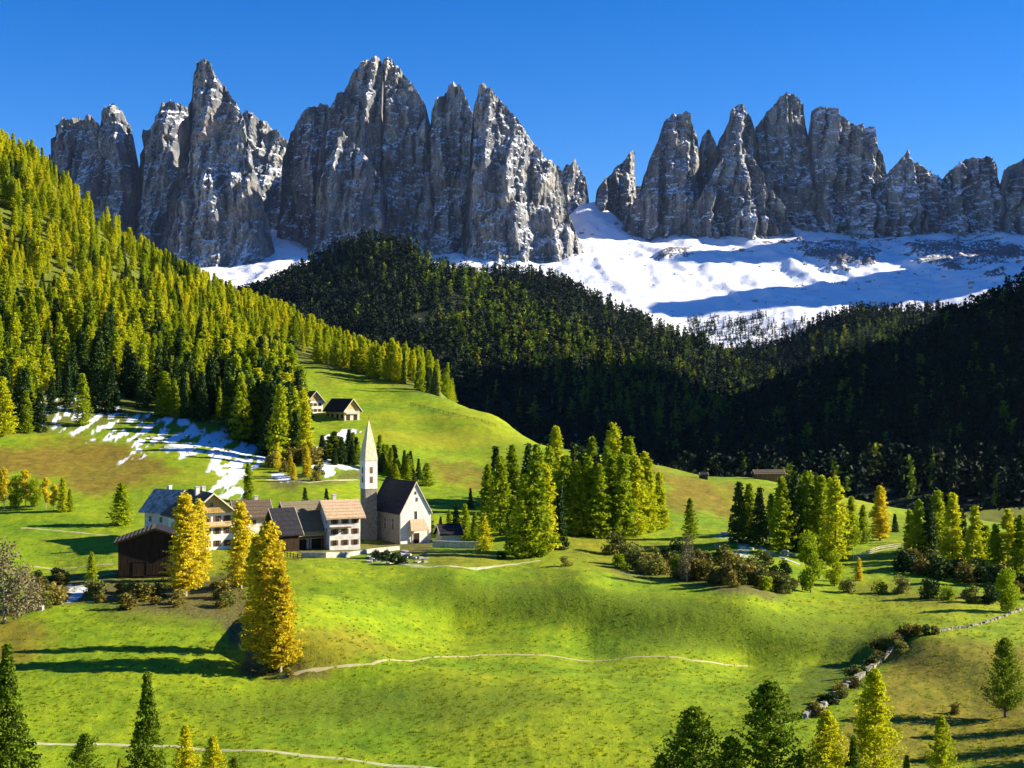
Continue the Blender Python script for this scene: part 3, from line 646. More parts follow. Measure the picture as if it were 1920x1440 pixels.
def put(key, loc, h, label, group=None, wide=1.0, cat=None, rz=None):
    pr = PROTO[key]; name, tr, cr, ph = pr[int(rng.integers(len(pr)))]
    name = {'bush': 'bush'}.get(name, name)
    wide = wide*{'larch_green': 1.35, 'larch_yellow': 1.35, 'larch_gold': 1.4, 'spruce_green': 1.15, 'near_spruce': 1.15, 'near_larch': 1.3, 'pine': 1.25}.get(key, 1)
    s = h/ph; r = empty(name, loc, rng.random()*6.283 if rz is None else rz, label, cat or ('bush' if name == 'bush' else 'tree'), group)
    r.scale = (s*wide, s*wide, s)
    for q in (tr, cr):
        c = q.copy(); COL.objects.link(c); c.parent = r
    COUNT[name] = COUNT.get(name, 0)+1
    return r
def plant(key, px, py, hpx, label, group=None, wide=1.0, cat=None, sink=.3, dmin=105):
    g = hit(px, py, dmin); g.z -= sink
    return put(key, g, hpx/F*g.y+sink, label, group, wide, cat)

# golden larches and other trees around the farms
plant('larch_gold', 503, 1252, 272, 'tall golden larch on the bank edge, the biggest golden tree', wide=1.0)
plant('larch_gold', 526, 1262, 205, 'golden larch just right of the tallest golden larch', wide=.95)
plant('larch_gold', 482, 1195, 190, 'golden larch behind and left of the tallest golden larch', wide=.9)
plant('larch_gold', 452, 1105, 165, 'slim golden larch right of the balcony farmhouse')
plant('larch_gold', 348, 1118, 195, 'golden larch in front of the farmhouse beside the dark barn', wide=1.05)
plant('larch_gold', 374, 1085, 150, 'shorter golden larch before the white farmhouse gable', wide=.9)
plant('larch_green', 228, 985, 80, 'yellow green larch left of the farmhouse', wide=1.5)
plant('larch_green', 172, 1096, 62, 'small green larch between the tracks left of the barn')
plant('larch_green', 466, 942, 74, 'lone green larch at the foot of the snow gully')
plant('bare', 8, 1170, 165, 'grey leafless tree at the left edge', wide=1.1)
plant('bare', 50, 1150, 95, 'low grey leafless tree beside the left edge tree', wide=1.2)
plant('spruce_green', 572, 952, 38, 'small dark spruce on the grass behind the barn roof', wide=1.3)
plant('spruce_green', 612, 949, 32, 'tiny dark spruce behind the orange roof', wide=1.3)
for i, (x, y, h, k, l) in enumerate([(8,956,80,'birch','yellow birch at the left edge of the tree row'),(30,952,62,'broad','green tree in the row at the left edge'),(48,952,72,'birch','white stemmed yellow birch in the left tree row'),(66,952,56,'broad','green rounded tree between the row birches'),
   (86,956,60,'birch','bright yellow birch in the middle of the tree row'),(101,957,50,'birch','low yellow birch right of the row middle'),(118,961,66,'larch_yellow','yellow larch near the right end of the tree row'),(131,960,42,'larch_green','small green larch ending the tree row')]):
    plant(k, x, y, h, l, 'tree row in the left meadow')
# grove right of the church
G1 = [(915,990,120,'g'),(938,1003,150,'g'),(962,1040,112,'g'),(985,1046,160,'g'),(1004,1044,182,'g'),(1022,1034,168,'y'),(1042,948,150,'y'),(1030,955,120,'g'),(1150,952,160,'y'),(1138,955,120,'g'),(1060,1002,150,'g'),(1082,1003,140,'y'),
 (1102,1004,150,'g'),(1124,1008,140,'g'),(1146,1004,155,'g'),(1168,1008,160,'g'),(1192,1003,150,'y'),(1214,998,140,'y'),(1236,992,108,'y'),(1208,958,112,'y'),(1180,952,135,'g'),(1110,938,120,'g'),(1076,942,112,'d'),(930,955,118,'d'),(960,945,112,'g'),(990,952,122,'d'),(1006,962,130,'g'),
 (890,1018,60,'g'),(872,1010,66,'g'),(855,1004,60,'d'),(907,1032,70,'y'),(842,1000,44,'g'),(1048,1030,120,'d'),(1160,985,130,'d'),(1090,985,150,'d'),(1120,985,135,'d')]
DK = {'g': 'larch_green', 'y': 'larch_yellow', 'd': 'spruce_green', 'l': 'spruce_light', 'o': 'larch_gold'}
DN = {'g': 'green larch', 'y': 'yellow green larch', 'd': 'dark spruce', 'l': 'light green spruce', 'o': 'golden larch'}
def lab(where, k, h, px):
    sz = 'tall' if h > 135 else ('medium' if h > 95 else 'small')
    return '%s %s %s' % (sz, DN[k], where)
for x, y, h, k in G1:
    z = 'at the left side of' if x < 950 else ('in the left half of' if x < 1030 else ('in the middle of' if x < 1130 else ('in the right half of' if x < 1190 else 'at the right side of')))
    row = 'front ' if y > 1020 else ('back ' if y < 970 else 'inner ')
    plant(DK[k], x, y, h, row+lab(z+' the grove by the church', k, h, x), 'grove right of the church')
G2 = [(1385,1018,116,'d'),(1404,1018,112,'g'),(1424,1022,110,'d'),(1446,1005,80,'g'),(1466,1032,140,'g'),(1490,1034,148,'d'),(1514,1034,152,'g'),(1540,1038,148,'g'),(1566,1052,160,'y'),(1596,1025,95,'g'),(1502,1010,120,'g'),(1528,1010,125,'d'),(1478,1010,118,'d'),(1555,1015,120,'g'),(1618,1020,74,'g')]
for x, y, h, k in G2:
    z = 'in the left clump of' if x < 1450 else ('in the dense core of' if x < 1550 else 'at the right end of')
    plant(DK[k], x, y, h, ('front ' if y > 1025 else 'rear ')+lab(z+' the grove above the stream', k, h, x), 'grove above the stream')
plant('larch_gold', 1650, 1014, 104, 'single orange golden larch behind the grassy knoll', wide=1.25)
plant('larch_gold', 1610, 1090, 44, 'small golden larch on the front of the grassy knoll', wide=1.2)
plant('spruce_green', 1678, 998, 34, 'tiny dark spruce right of the orange golden larch', wide=1.4)
G3 = [(1705,1040,85,'g'),(1722,1048,112,'g'),(1742,1052,125,'d'),(1758,1050,132,'g'),(1786,1064,142,'y'),(1804,1050,95,'d'),(1828,1074,126,'y'),(1850,1074,90,'g'),(1866,1085,104,'g'),(1890,1086,132,'y'),(1914,1090,126,'g'),(1935,1086,130,'y'),(1960,1100,140,'g'),(1985,1100,150,'d'),(1905,1060,90,'d'),(1770,1030,80,'d'),(1720,1020,75,'d'),(1840,1050,70,'d'),(2010,1120,160,'g')]
for x, y, h, k in G3:
    z = 'in the left third of' if x < 1765 else ('in the middle of' if x < 1860 else 'at the right end of')
    plant(DK[k], x, y, h, ('front ' if y > 1062 else 'rear ')+lab(z+' the tree line behind the knoll', k, h, x), 'tree line behind the knoll')
plant('broad', 1520, 1112, 118, 'bushy green tree at the meadow edge below the stream grove', wide=.85)
plant('broad', 1565, 1100, 70, 'low yellow green bushy tree right of the meadow edge tree')
plant('larch_green', 1294, 1012, 78, 'green larch standing alone beside the stream')
plant('bare', 1288, 1092, 92, 'pale branched leafless tree among the stream bushes', wide=.7)
plant('broad', 1890, 1150, 88, 'green bushy tree at the right edge above the stone wall')
plant('pine', 1885, 1345, 150, 'spreading green pine in the pasture at the right edge', wide=.8)
for x, y, h, l in [(1985,1362,120,'pine beyond the right edge, upper of three shading the pasture'),(2040,1395,140,'pine beyond the right edge, middle of three shading the pasture'),(2010,1430,120,'pine beyond the right edge, lowest of three shading the pasture')]:
    plant('pine', x, y, h, l, None, .9)
# close trees along the lower edge
for x, y, h, k, wd, l in [(14,1500,292,'near_spruce',.9,'tall light green spruce in the lower left corner'),(-45,1520,250,'near_spruce',1,'spruce cut off by the left edge'),
  (276,1500,240,'near_spruce',.85,'pointed green spruce at the lower left edge'),(160,1520,145,'pine',.75,'rounded green pine between the two lower left spruces'),(348,1520,160,'near_larch',.8,'yellow larch right of the pointed spruce'),
  (400,1530,150,'near_larch',.9,'low yellow green larch at the bottom edge'),(440,1530,110,'pine',.6,'small green pine at the bottom edge'),(225,1530,110,'near_larch',.7,'low larch left of the pointed spruce'),
  (1300,1530,205,'pine',1.0,'dark spreading pine leftmost of the lower right trees'),(1240,1540,125,'pine',.8,'low pine left of the dark spreading pine'),(1370,1530,150,'pine',.9,'low round pine between the lower right pines'),(1442,1520,245,'pine',.9,'tall dark pine in the lower right group'),(1550,1530,195,'near_larch',1.0,'yellow green larch at the bottom in the lower right group'),
  (1640,1510,255,'near_larch',.85,'tall yellow green larch in front of the stone wall'),(1600,1530,150,'near_spruce',.9,'light green spruce between the lower right larches'),(1765,1530,190,'near_larch',.7,'slim golden yellow larch at the lower right'),(1500,1540,135,'near_spruce',.9,'low light spruce at the bottom edge'),(1700,1540,125,'near_spruce',.9,'low spruce right of the tall yellow larch')]:
    plant(k, x, y, h, l, 'close trees along the lower edge', wd)
# forest edge below the hill farm and behind the church
for i in range(24):
    x = 452+rng.random()*98; y = 800+(x-450)*.35+rng.random()*26
    plant(['spruce_green', 'spruce_green', 'larch_green'][int(rng.integers(3))], x, y, 95+rng.random()*35, 'tall tree in the dark stand at the right end of the snow patch', 'dark stand at the right end of the snow patch', 1.15, dmin=380)
for x, y, h, k, l in [(497,765,112,'y','tall yellow larch at the forest edge, first of three'),(520,760,100,'y','yellow larch at the forest edge, middle of three'),(541,790,110,'y','yellow larch at the forest edge, lowest of three'),(548,845,95,'y','slim yellow larch below the forest edge'),
   (573,862,112,'y','lone slim yellow larch left of the snow patch'),(575,895,60,'o','orange larch at the track above the barns'),(520,880,50,'o','low orange larch in the shade beside the snow gully'),(545,893,42,'o','small orange larch at the track bend'),
   (645,868,38,'d','dark spruce left of the steeple under the snow patch'),(660,872,50,'d','dark spruce close left of the steeple'),(632,862,30,'d','small dark spruce at the lower tip of the snow patch'),(720,884,52,'g','green larch right of the steeple'),(733,884,46,'g','green larch second right of the steeple'),(742,890,52,'d','dark spruce above the chapel roof ridge'),(758,892,48,'d','dark spruce right along the chapel roof ridge'),
   (770,895,50,'d','dark spruce near the chapel gable peak'),(785,900,40,'d','dark spruce right of the chapel gable peak'),(712,870,55,'g','green larch just right of the steeple tip'),
   (806,1000,40,'g','low green larch right of the chapel gable'),(826,1004,36,'d','dark spruce behind the small dark roof')]:
    plant(DK[k], x, y, h, l, 'trees around the chapel')
for i in range(16):
    x = 600+rng.random()*80; y = 852+rng.random()*20
    plant(['spruce_green', 'spruce_green', 'larch_green'][int(rng.integers(3))], x, y, 26+rng.random()*26, 'dark tree in the thicket left of the steeple', 'thicket left of the steeple', 1.5)
for i in range(14):
    x = 706+rng.random()*100; y = 868+(x-706)*.36+rng.random()*18
    plant(['spruce_green', 'larch_green'][int(rng.integers(2))], x, y, 22+rng.random()*26, 'dark tree in the thicket behind the chapel roof', 'thicket behind the chapel roof', 1.6)
for i in range(16):
    k = ['bush_brown', 'larch_gold', 'bush_olive'][int(rng.integers(3))]
    plant(k, 496+rng.random()*105, 868+rng.random()*38, 16+rng.random()*20, {'bush_brown': 'brown bush', 'larch_gold': 'small orange larch', 'bush_olive': 'olive bush'}[k]+' on the rough bank between snow gully and track', 'growth on the rough bank above the barns', 1.2)
for i in range(4):
    x = 830+rng.random()*90; plant('spruce_green', x, 935+rng.random()*22, 34+rng.random()*22, 'dark spruce between the chapel and the grove', 'dark spruces beside the chapel')
# bushes
BL = [(x, 1062+(x-1160)*.155+rng.normal()*4, 26+rng.random()*22, ['bush_brown', 'bush_brown', 'bush_olive', 'bush_green'][int(rng.integers(4))]) for x in np.arange(1165, 1490, 13)]
BL += [(x, 1045+(x-1200)*.12+rng.normal()*4, 22+rng.random()*20, ['bush_olive', 'bush_dark', 'bush_brown'][int(rng.integers(3))]) for x in np.arange(1230, 1490, 20)]
for x, y, h, k in BL:
    plant(k, x, y, h, {'bush_brown': 'brown autumn bush', 'bush_olive': 'olive autumn bush', 'bush_green': 'green bush', 'bush_dark': 'dark green bush'}[k]+' in the hedge between meadow and stream', 'hedge between meadow and stream', 1.15)
for x, y, h, k, l in [(703,1048,18,'bush_dark','small dark bush left of the chapel terrace'),(722,1052,22,'bush_dark','dark bush in front of the chapel terrace'),(742,1057,24,'bush_dark','largest dark bush below the chapel'),(757,1058,16,'bush_dark','low dark bush right of the largest below the chapel'),
   (100,1135,44,'bush_brown','brown bush left of the barn beside the stony track'),(80,1140,38,'bush_olive','olive bush beside the grey leafless trees'),(1697,1198,30,'bush_brown','brown bush at the bend of the stone wall'),(1715,1192,24,'bush_brown','brown bush on top of the stone wall bend'),(1738,1190,20,'bush_dark','dark round bush at the stone wall'),(1752,1190,18,'bush_brown','dark brown bush right along the stone wall'),
   (1690,1225,26,'bush_olive','olive bush in front of the stone wall bend'),(1600,1290,24,'bush_brown','brown bush against the lower stone wall'),(1578,1310,22,'bush_olive','olive bush at the lower end of the stone wall'),(1787,1340,22,'bush_brown','round brown bush in the lower right pasture'),(1590,1112,30,'bush_olive','olive bush below the grassy knoll'),(1650,1112,26,'bush_green','green bush at the foot of the knoll'),
   (1690,1112,34,'bush_olive','olive bush in the hollow right of the knoll foot'),(1740,1122,40,'bush_dark','dark bush in the hollow below the knoll'),(1775,1125,30,'bush_green','green bush right in the hollow below the knoll'),(1820,1130,34,'bush_olive','olive bush near the meadow rim at the right'),(1855,1132,40,'bush_dark','dark bush left of the right edge tree'),(1880,1100,46,'bush_brown','brown bush under the right tree line'),
   (1150,1040,44,'bush_olive','yellow olive bush on the slope behind the meadow'),(1060,1062,20,'bush_olive','low olive bush at the right end of the pale wall'),(940,1048,16,'bush_dark','low bush under the front larches'),(500,1262,26,'bush_brown','brown bush at the foot of the golden larches'),(540,1268,18,'bush_brown','low brown bush right of the golden larches')]:
    plant(k, x, y, h, l, None, 1.2)
for i in range(22):
    x = 160+rng.random()*310; y = 1098+rng.random()*45
    k = ['bush_brown', 'bush_brown', 'bush_olive'][int(rng.integers(3))]
    plant(k, x, y, 14+rng.random()*22, ('brown' if k == 'bush_brown' else 'olive')+' scrub bush on the bank below the barn', 'scrub on the bank below the barn', 1.4)
for i in range(16):
    q = i/15; x = 1520+q*180; y = 1344-q*148+rng.normal()*4
    k = ['bush_olive', 'bush_brown', 'bush_dark'][int(rng.integers(3))]
    plant(k, x+rng.normal()*6, y, 13+rng.random()*15, {'bush_dark': 'dark', 'bush_olive': 'olive', 'bush_brown': 'brown'}[k]+' bush growing along the broken stone wall', 'bushes along the broken stone wall', 1.4)
for i in range(20):
    x = 1690+i*12.5+rng.random()*8; y = 1058+(x-1690)*.2+rng.random()*14
    k = ['bush_dark', 'bush_olive', 'bush_brown'][int(rng.integers(3))]
    plant(k, x, y, 22+rng.random()*22, {'bush_dark': 'dark', 'bush_olive': 'olive', 'bush_brown': 'brown'}[k]+' undergrowth bush beneath the tree line behind the knoll', 'undergrowth beneath the right tree line', 1.3)
for i in range(9):
    x = 70+rng.random()*55
    plant(['bush_brown', 'bush_dark'][int(rng.integers(2))], x, 1085+rng.random()*45, 18+rng.random()*16, 'autumn bush beside the stony track left of the barn', 'bushes by the stony track', 1.3)

# ------------------------------------------------------------------ forests
def scatter_stuff(name, pts, scl, protos, wide=1.0, label=None):
    me = bpy.data.meshes.new(name); pts = np.asarray(pts, np.float32); n = len(pts)
    me.vertices.add(n); me.vertices.foreach_set('co', pts.ravel())
    a = me.attributes.new('tree_scale', 'FLOAT_VECTOR', 'POINT')
    sv = np.stack([scl*wide, scl*wide, scl], -1)*(1+.20*rng.normal(size=(n, 1))*np.array([1, 1, 0])); a.data.foreach_set('vector', sv.astype(np.float32).ravel())
    a = me.attributes.new('turn', 'FLOAT_VECTOR', 'POINT'); rot = np.zeros((n, 3), np.float32); rot[:, 2] = rng.random(n)*6.283; rot[:, :2] = rng.normal(size=(n, 2))*.03; a.data.foreach_set('vector', rot.ravel())
    a = me.attributes.new('pick', 'INT', 'POINT'); a.data.foreach_set('value', rng.integers(0, len(protos), n).astype(np.int32))
    o = bpy.data.objects.new(name, me); COL.objects.link(o); tag(o, label, kind='stuff')
    g = bpy.data.node_groups.new(name+'_nodes', 'GeometryNodeTree')
    g.interface.new_socket('Geometry', in_out='INPUT', socket_type='NodeSocketGeometry'); g.interface.new_socket('Geometry', in_out='OUTPUT', socket_type='NodeSocketGeometry')
    gi = g.nodes.new('NodeGroupInput'); go = g.nodes.new('NodeGroupOutput'); iop = g.nodes.new('GeometryNodeInstanceOnPoints'); jn = g.nodes.new('GeometryNodeJoinGeometry')
    for ob in protos:
        oi = g.nodes.new('GeometryNodeObjectInfo'); oi.inputs['Object'].default_value = ob; oi.inputs['As Instance'].default_value = True
        g.links.new(oi.outputs['Geometry'], jn.inputs[0])
    def attr(nm, ty):
        x = g.nodes.new('GeometryNodeInputNamedAttribute'); x.data_type = ty; x.inputs['Name'].default_value = nm; return x.outputs['Attribute']
    g.links.new(gi.outputs[0], iop.inputs['Points']); g.links.new(jn.outputs[0], iop.inputs['Instance']); iop.inputs['Pick Instance'].default_value = True
    g.links.new(attr('pick', 'INT'), iop.inputs['Instance Index']); g.links.new(attr('tree_scale', 'FLOAT_VECTOR'), iop.inputs['Scale'])
    er = g.nodes.new('FunctionNodeEulerToRotation'); g.links.new(attr('turn', 'FLOAT_VECTOR'), er.inputs[0]); g.links.new(er.outputs[0], iop.inputs['Rotation'])
    g.links.new(iop.outputs[0], go.inputs[0])
    md = o.modifiers.new('scatter', 'NODES'); md.node_group = g
    return o
# left slope: jittered grid
gxs, gys = np.meshgrid(np.arange(-420, 90, 6.0), np.arange(445, 1060, 6.0)); gxs = gxs.ravel()+rng.uniform(-3, 3, gxs.size); gys = gys.ravel()+rng.uniform(-3, 3, gys.size)
gzs = gh(gxs, gys); qx, qy = proj(gxs, gys, gzs)
okp = (qx > -140) & (qx < 870) & (in_poly(qx, qy, forest_poly) | ((gys > 745) & (qx < 850)))
okp &= ~((gys < 745) & in_poly(qx, qy, [(530,678),(640,690),(760,728),(860,755),(1000,830),(600,860),(560,760)]))
rock_gap = soft_poly(qx, qy, [(150,400),(200,420),(270,500),(260,560),(210,520),(160,450)], 12)
snow_gap = soft_poly(qx, qy, [(50,690),(130,690),(250,760),(330,780),(440,800),(500,860),(460,880),(300,840),(120,815),(70,790)], 8)
keep = rng.random(len(qx)) > np.maximum(rock_gap*.75, snow_gap*.66)
dens = fbm(gxs/45, gys/45, 3, 91)
keep &= rng.random(len(qx)) < .74+dens*1.1
okp &= keep
FX, FY, FZ, FQX, FQY = gxs[okp], gys[okp], gzs[okp], qx[okp], qy[okp]
n = len(FX); sp = fbm(FX/60, FY/60, 3, 95)+rng.normal(size=n)*.30+(FY < 650)*.28-(FY > 700)*.22
kind = np.where(sp > .30, 2, np.where(sp > -.08, 1, 0))   # 2 spruce, 1 green larch, 0 yellow larch
hh = (12+rng.random(n)*7.5)*np.where(kind == 2, .95, 1)*np.where(FY < 660, 1.22, 1)
hh *= np.where((FQX > 420) & (FY < 680) & (FQX < 570), 1.25, 1); hh *= np.where(rng.random(n) < .25, .6, 1)
vis = (FQX > 0) & (FQX < 1920)
big = np.where(vis, hh/FY, -1); order = np.argsort(-big)
NL = max(0, 295-COUNT.get('larch_tree', 0)); NS = 240-COUNT.get('spruce_tree', 0)
sel = np.zeros(n, bool); cl = cs_ = 0
for i in order:
    if big[i] < 0: break
    if kind[i] == 2 and cs_ < 70: sel[i] = True; cs_ += 1
    elif kind[i] < 2 and cl < NL: sel[i] = True; cl += 1
KN = ['larch_yellow', 'larch_green', 'spruce_green']; KL = ['yellow larch', 'green larch', 'dark spruce']
for i in np.where(sel)[0]:
    x, y = FQX[i], FQY[i]
    if snow_gap[i] > .3: where = 'standing in the snow patch on the left slope'
    elif x < 160: where = 'in the wood above the left edge meadow'
    elif x < 330: where = 'in the wood above the left end of the snow'
    elif x < 450: where = 'in the dark wood above the snow gully'
    else: where = 'in the wood edge left of the hill farm'
    sz = 'tall' if hh[i] > 20 else ('short' if hh[i] < 14 else 'medium height')
    put(KN[kind[i]], (FX[i], FY[i], FZ[i]-.3), hh[i], '%s %s %s' % (sz, KL[kind[i]], where), '%s %s %s' % (sz, KL[kind[i]], where), 1.0+.2*rng.normal())
for k in range(3):
    m = (~sel) & (kind == k)
    scatter_stuff(['yellow_larch_forest', 'green_larch_forest', 'spruce_forest'][k], np.c_[FX[m], FY[m], FZ[m]-.3], hh[m]/20, [q[2] for q in PROTO[KN[k]]],
                  wide=1.15 if k < 2 else 1.05, label='forest of %s trees covering the left slope' % KL[k])
print('left slope trees', n, sel.sum(), COUNT)
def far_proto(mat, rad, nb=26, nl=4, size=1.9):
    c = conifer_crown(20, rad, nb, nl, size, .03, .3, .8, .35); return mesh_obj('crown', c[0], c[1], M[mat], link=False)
FD = [far_proto('far_dark', 3.4) for k in range(3)]; FLc = [far_proto('far_larch_lit', 3.2) for k in range(2)]
def cover(G, name, spacing, row_max, larch, gap_fn=None, h=(19, 31), lab1='', lab2=''):
    P = G[:row_max]; a = P[:-1, :-1]; b = P[:-1, 1:]; c = P[1:, :-1]
    ar = np.linalg.norm(np.cross(b-a, c-a), axis=-1); cnt = rng.poisson(ar/spacing**2)
    ii, jj = np.nonzero(cnt); rep_ = cnt[ii, jj]; ii = np.repeat(ii, rep_); jj = np.repeat(jj, rep_); u = rng.random(len(ii))[:, None]; v = rng.random(len(ii))[:, None]
    p = P[ii, jj]*(1-u)*(1-v)+P[ii, jj+1]*u*(1-v)+P[ii+1, jj]*(1-u)*v+P[ii+1, jj+1]*u*v
    qx, qy = proj(p[:, 0], p[:, 1], p[:, 2]); k = (qx > -150) & (qx < 2070) & (qy < 1000)
    k &= rng.random(len(qx)) < .8+.5*fbm(p[:, 0]/120, p[:, 1]/120, 3, 5)
    if gap_fn is not None: k &= rng.random(len(qx)) > gap_fn(qx, qy, p)
    p = p[k]; qx = qx[k]; qy = qy[k]; lr = rng.random(len(p)) < larch(qx, qy, p)
    hs_ = rng.uniform(*h, len(p))/20
    scatter_stuff(name, p[~lr]-[0, 0, .5], hs_[~lr], FD, 1.1, lab1)
    if lr.sum() > 5: scatter_stuff(name.replace('spruce', 'larch'), p[lr]-[0, 0, .5], hs_[lr], FLc, 1.1, lab2)
    print(name, len(p))
def gap1(x, y, p):
    return np.maximum.reduce([soft_poly(x, y, q, 6) for q in ([(765,595),(850,580),(870,592),(800,610),(770,612)], [(1080,670),(1110,680),(1100,715),(1080,700)], [(855,700),(880,700),(870,725),(850,720)])])*.9
cover(H1, 'spruce_forest', 11.5, 94, lambda x, y, p: .05+.40*smooth(0, 60, (x-760)-(y-480)*.35)*(1-smooth(70, 190, y-(480+(x-740)*.48))), gap1, lab1='dark spruce forest on the middle hill', lab2='larches and brighter trees that colour the sunlit flank of the middle hill')  # lighter trees massed along the right ridge paint its sunlit flank
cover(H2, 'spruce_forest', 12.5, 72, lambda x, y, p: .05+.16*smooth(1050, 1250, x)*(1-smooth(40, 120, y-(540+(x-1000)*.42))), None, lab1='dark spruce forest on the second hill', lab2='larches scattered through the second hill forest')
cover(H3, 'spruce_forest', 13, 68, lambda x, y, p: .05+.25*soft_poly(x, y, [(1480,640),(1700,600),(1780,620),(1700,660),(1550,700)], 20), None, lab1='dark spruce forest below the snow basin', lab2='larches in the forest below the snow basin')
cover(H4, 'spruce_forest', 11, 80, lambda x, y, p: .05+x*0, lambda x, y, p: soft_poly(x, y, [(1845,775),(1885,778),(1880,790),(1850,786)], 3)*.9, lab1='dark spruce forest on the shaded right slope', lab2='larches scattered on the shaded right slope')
def snow_trees(x, y, p):
    d = np.maximum.reduce([soft_poly(x, y, q, 8) for q in ([(1290,600),(1340,590),(1345,640),(1300,640)], [(1360,600),(1400,600),(1440,620),(1430,660),(1340,650)], [(1400,590),(1430,590),(1470,630),(1420,640)], [(1470,600),(1510,600),(1520,640),(1470,640)], [(1280,640),(1520,640),(1700,600),(1700,700),(1300,700)])])
    return 1-d*.8*smooth(-.1, .25, fbm(p[:, 0]/45, p[:, 1]/45, 2, 8)+.12)
cover(SN[:50], 'snowfield_spruce_forest', 10, 50, lambda x, y, p: .03+x*0, snow_trees, (12, 22), lab1='dark spruces at the lower rim of the snow basin', lab2='larches at the lower rim of the snow basin')
# unique wording where a few trees of one grove share a label
_ls = {}
for o in bpy.data.objects:
    if o.get('label') and o.get('group') and o.parent is None: _ls.setdefault(o['label'], []).append(o)
for l_, os_ in _ls.items():
    if 2 <= len(os_) <= 6 and len(l_.split()) <= 15:
        os_.sort(key=lambda o: o.location.x/o.location.y)
        nm = {2: ['left', 'right'], 3: ['leftmost', 'middle', 'rightmost'], 4: ['leftmost', 'second', 'third', 'rightmost']}.get(len(os_), ['leftmost', 'second', 'third', 'fourth', 'fifth', 'rightmost'][:len(os_)-1]+['rightmost'])
        for o, q in zip(os_, nm):
            o['label'] = q+' '+l_
#@@BUILD@@
# ------------------------------------------------------------------ buildings
def window(root, face, u, z, w_, h_, W, L, fm='wood_pale', name='window', y_off=0):
    """u along the wall face; face 'f' = front (local -Y), 'l' = left (local -X), 'r' = right (local +X)"""
    def T(a, o, b):              # a along wall, o outwards, b up
        if face == 'f': return (a, -L/2-o, b)
        if face == 'l': return (-W/2-o, -a, b)
        return (W/2+o, a, b)
    def hb(m, a0, a1, o0, o1, b0, b1):
        return m.hexa([T(a0,o1,b0),T(a1,o1,b0),T(a1,o0,b0),T(a0,o0,b0),T(a0,o1,b1),T(a1,o1,b1),T(a1,o0,b1),T(a0,o0,b1)])
    t = .09; m = MB(); a0, a1, b0, b1 = u-w_/2, u+w_/2, z, z+h_; o1 = .07+y_off
    hb(m, a0-t, a1+t, y_off, o1, b0-t, b0); hb(m, a0-t, a1+t, y_off, o1, b1, b1+t); hb(m, a0-t, a0, y_off, o1, b0, b1); hb(m, a1, a1+t, y_off, o1, b0, b1)
    if name == 'window' and w_ > .7:
        hb(m, u-.03, u+.03, y_off, o1-.015, b0, b1); hb(m, a0, u-.03, y_off, o1-.015, b0+h_*.6, b0+h_*.6+.05); hb(m, u+.03, a1, y_off, o1-.015, b0+h_*.6, b0+h_*.6+.05)
    fr = m.build(name, M[fm], root)
    if fm == 'wood_brown' and name == 'window' and face == 'f':
        for q0, q1 in ((a0-t-w_*.46, a0-t-.02), (a1+t+.02, a1+t+w_*.46)):
            sh = MB(); hb(sh, q0, q1, y_off+.003, y_off+.05, b0-.04, b1+.04); sh.build('shutter', M['wood_brown'], fr)
    g = MB(); hb(g, a0, a1, y_off+.004, y_off+.02, b0, b1); g.build('pane' if name == 'window' else 'leaf', M['glass' if name == 'window' else 'wood_dark'], fr)
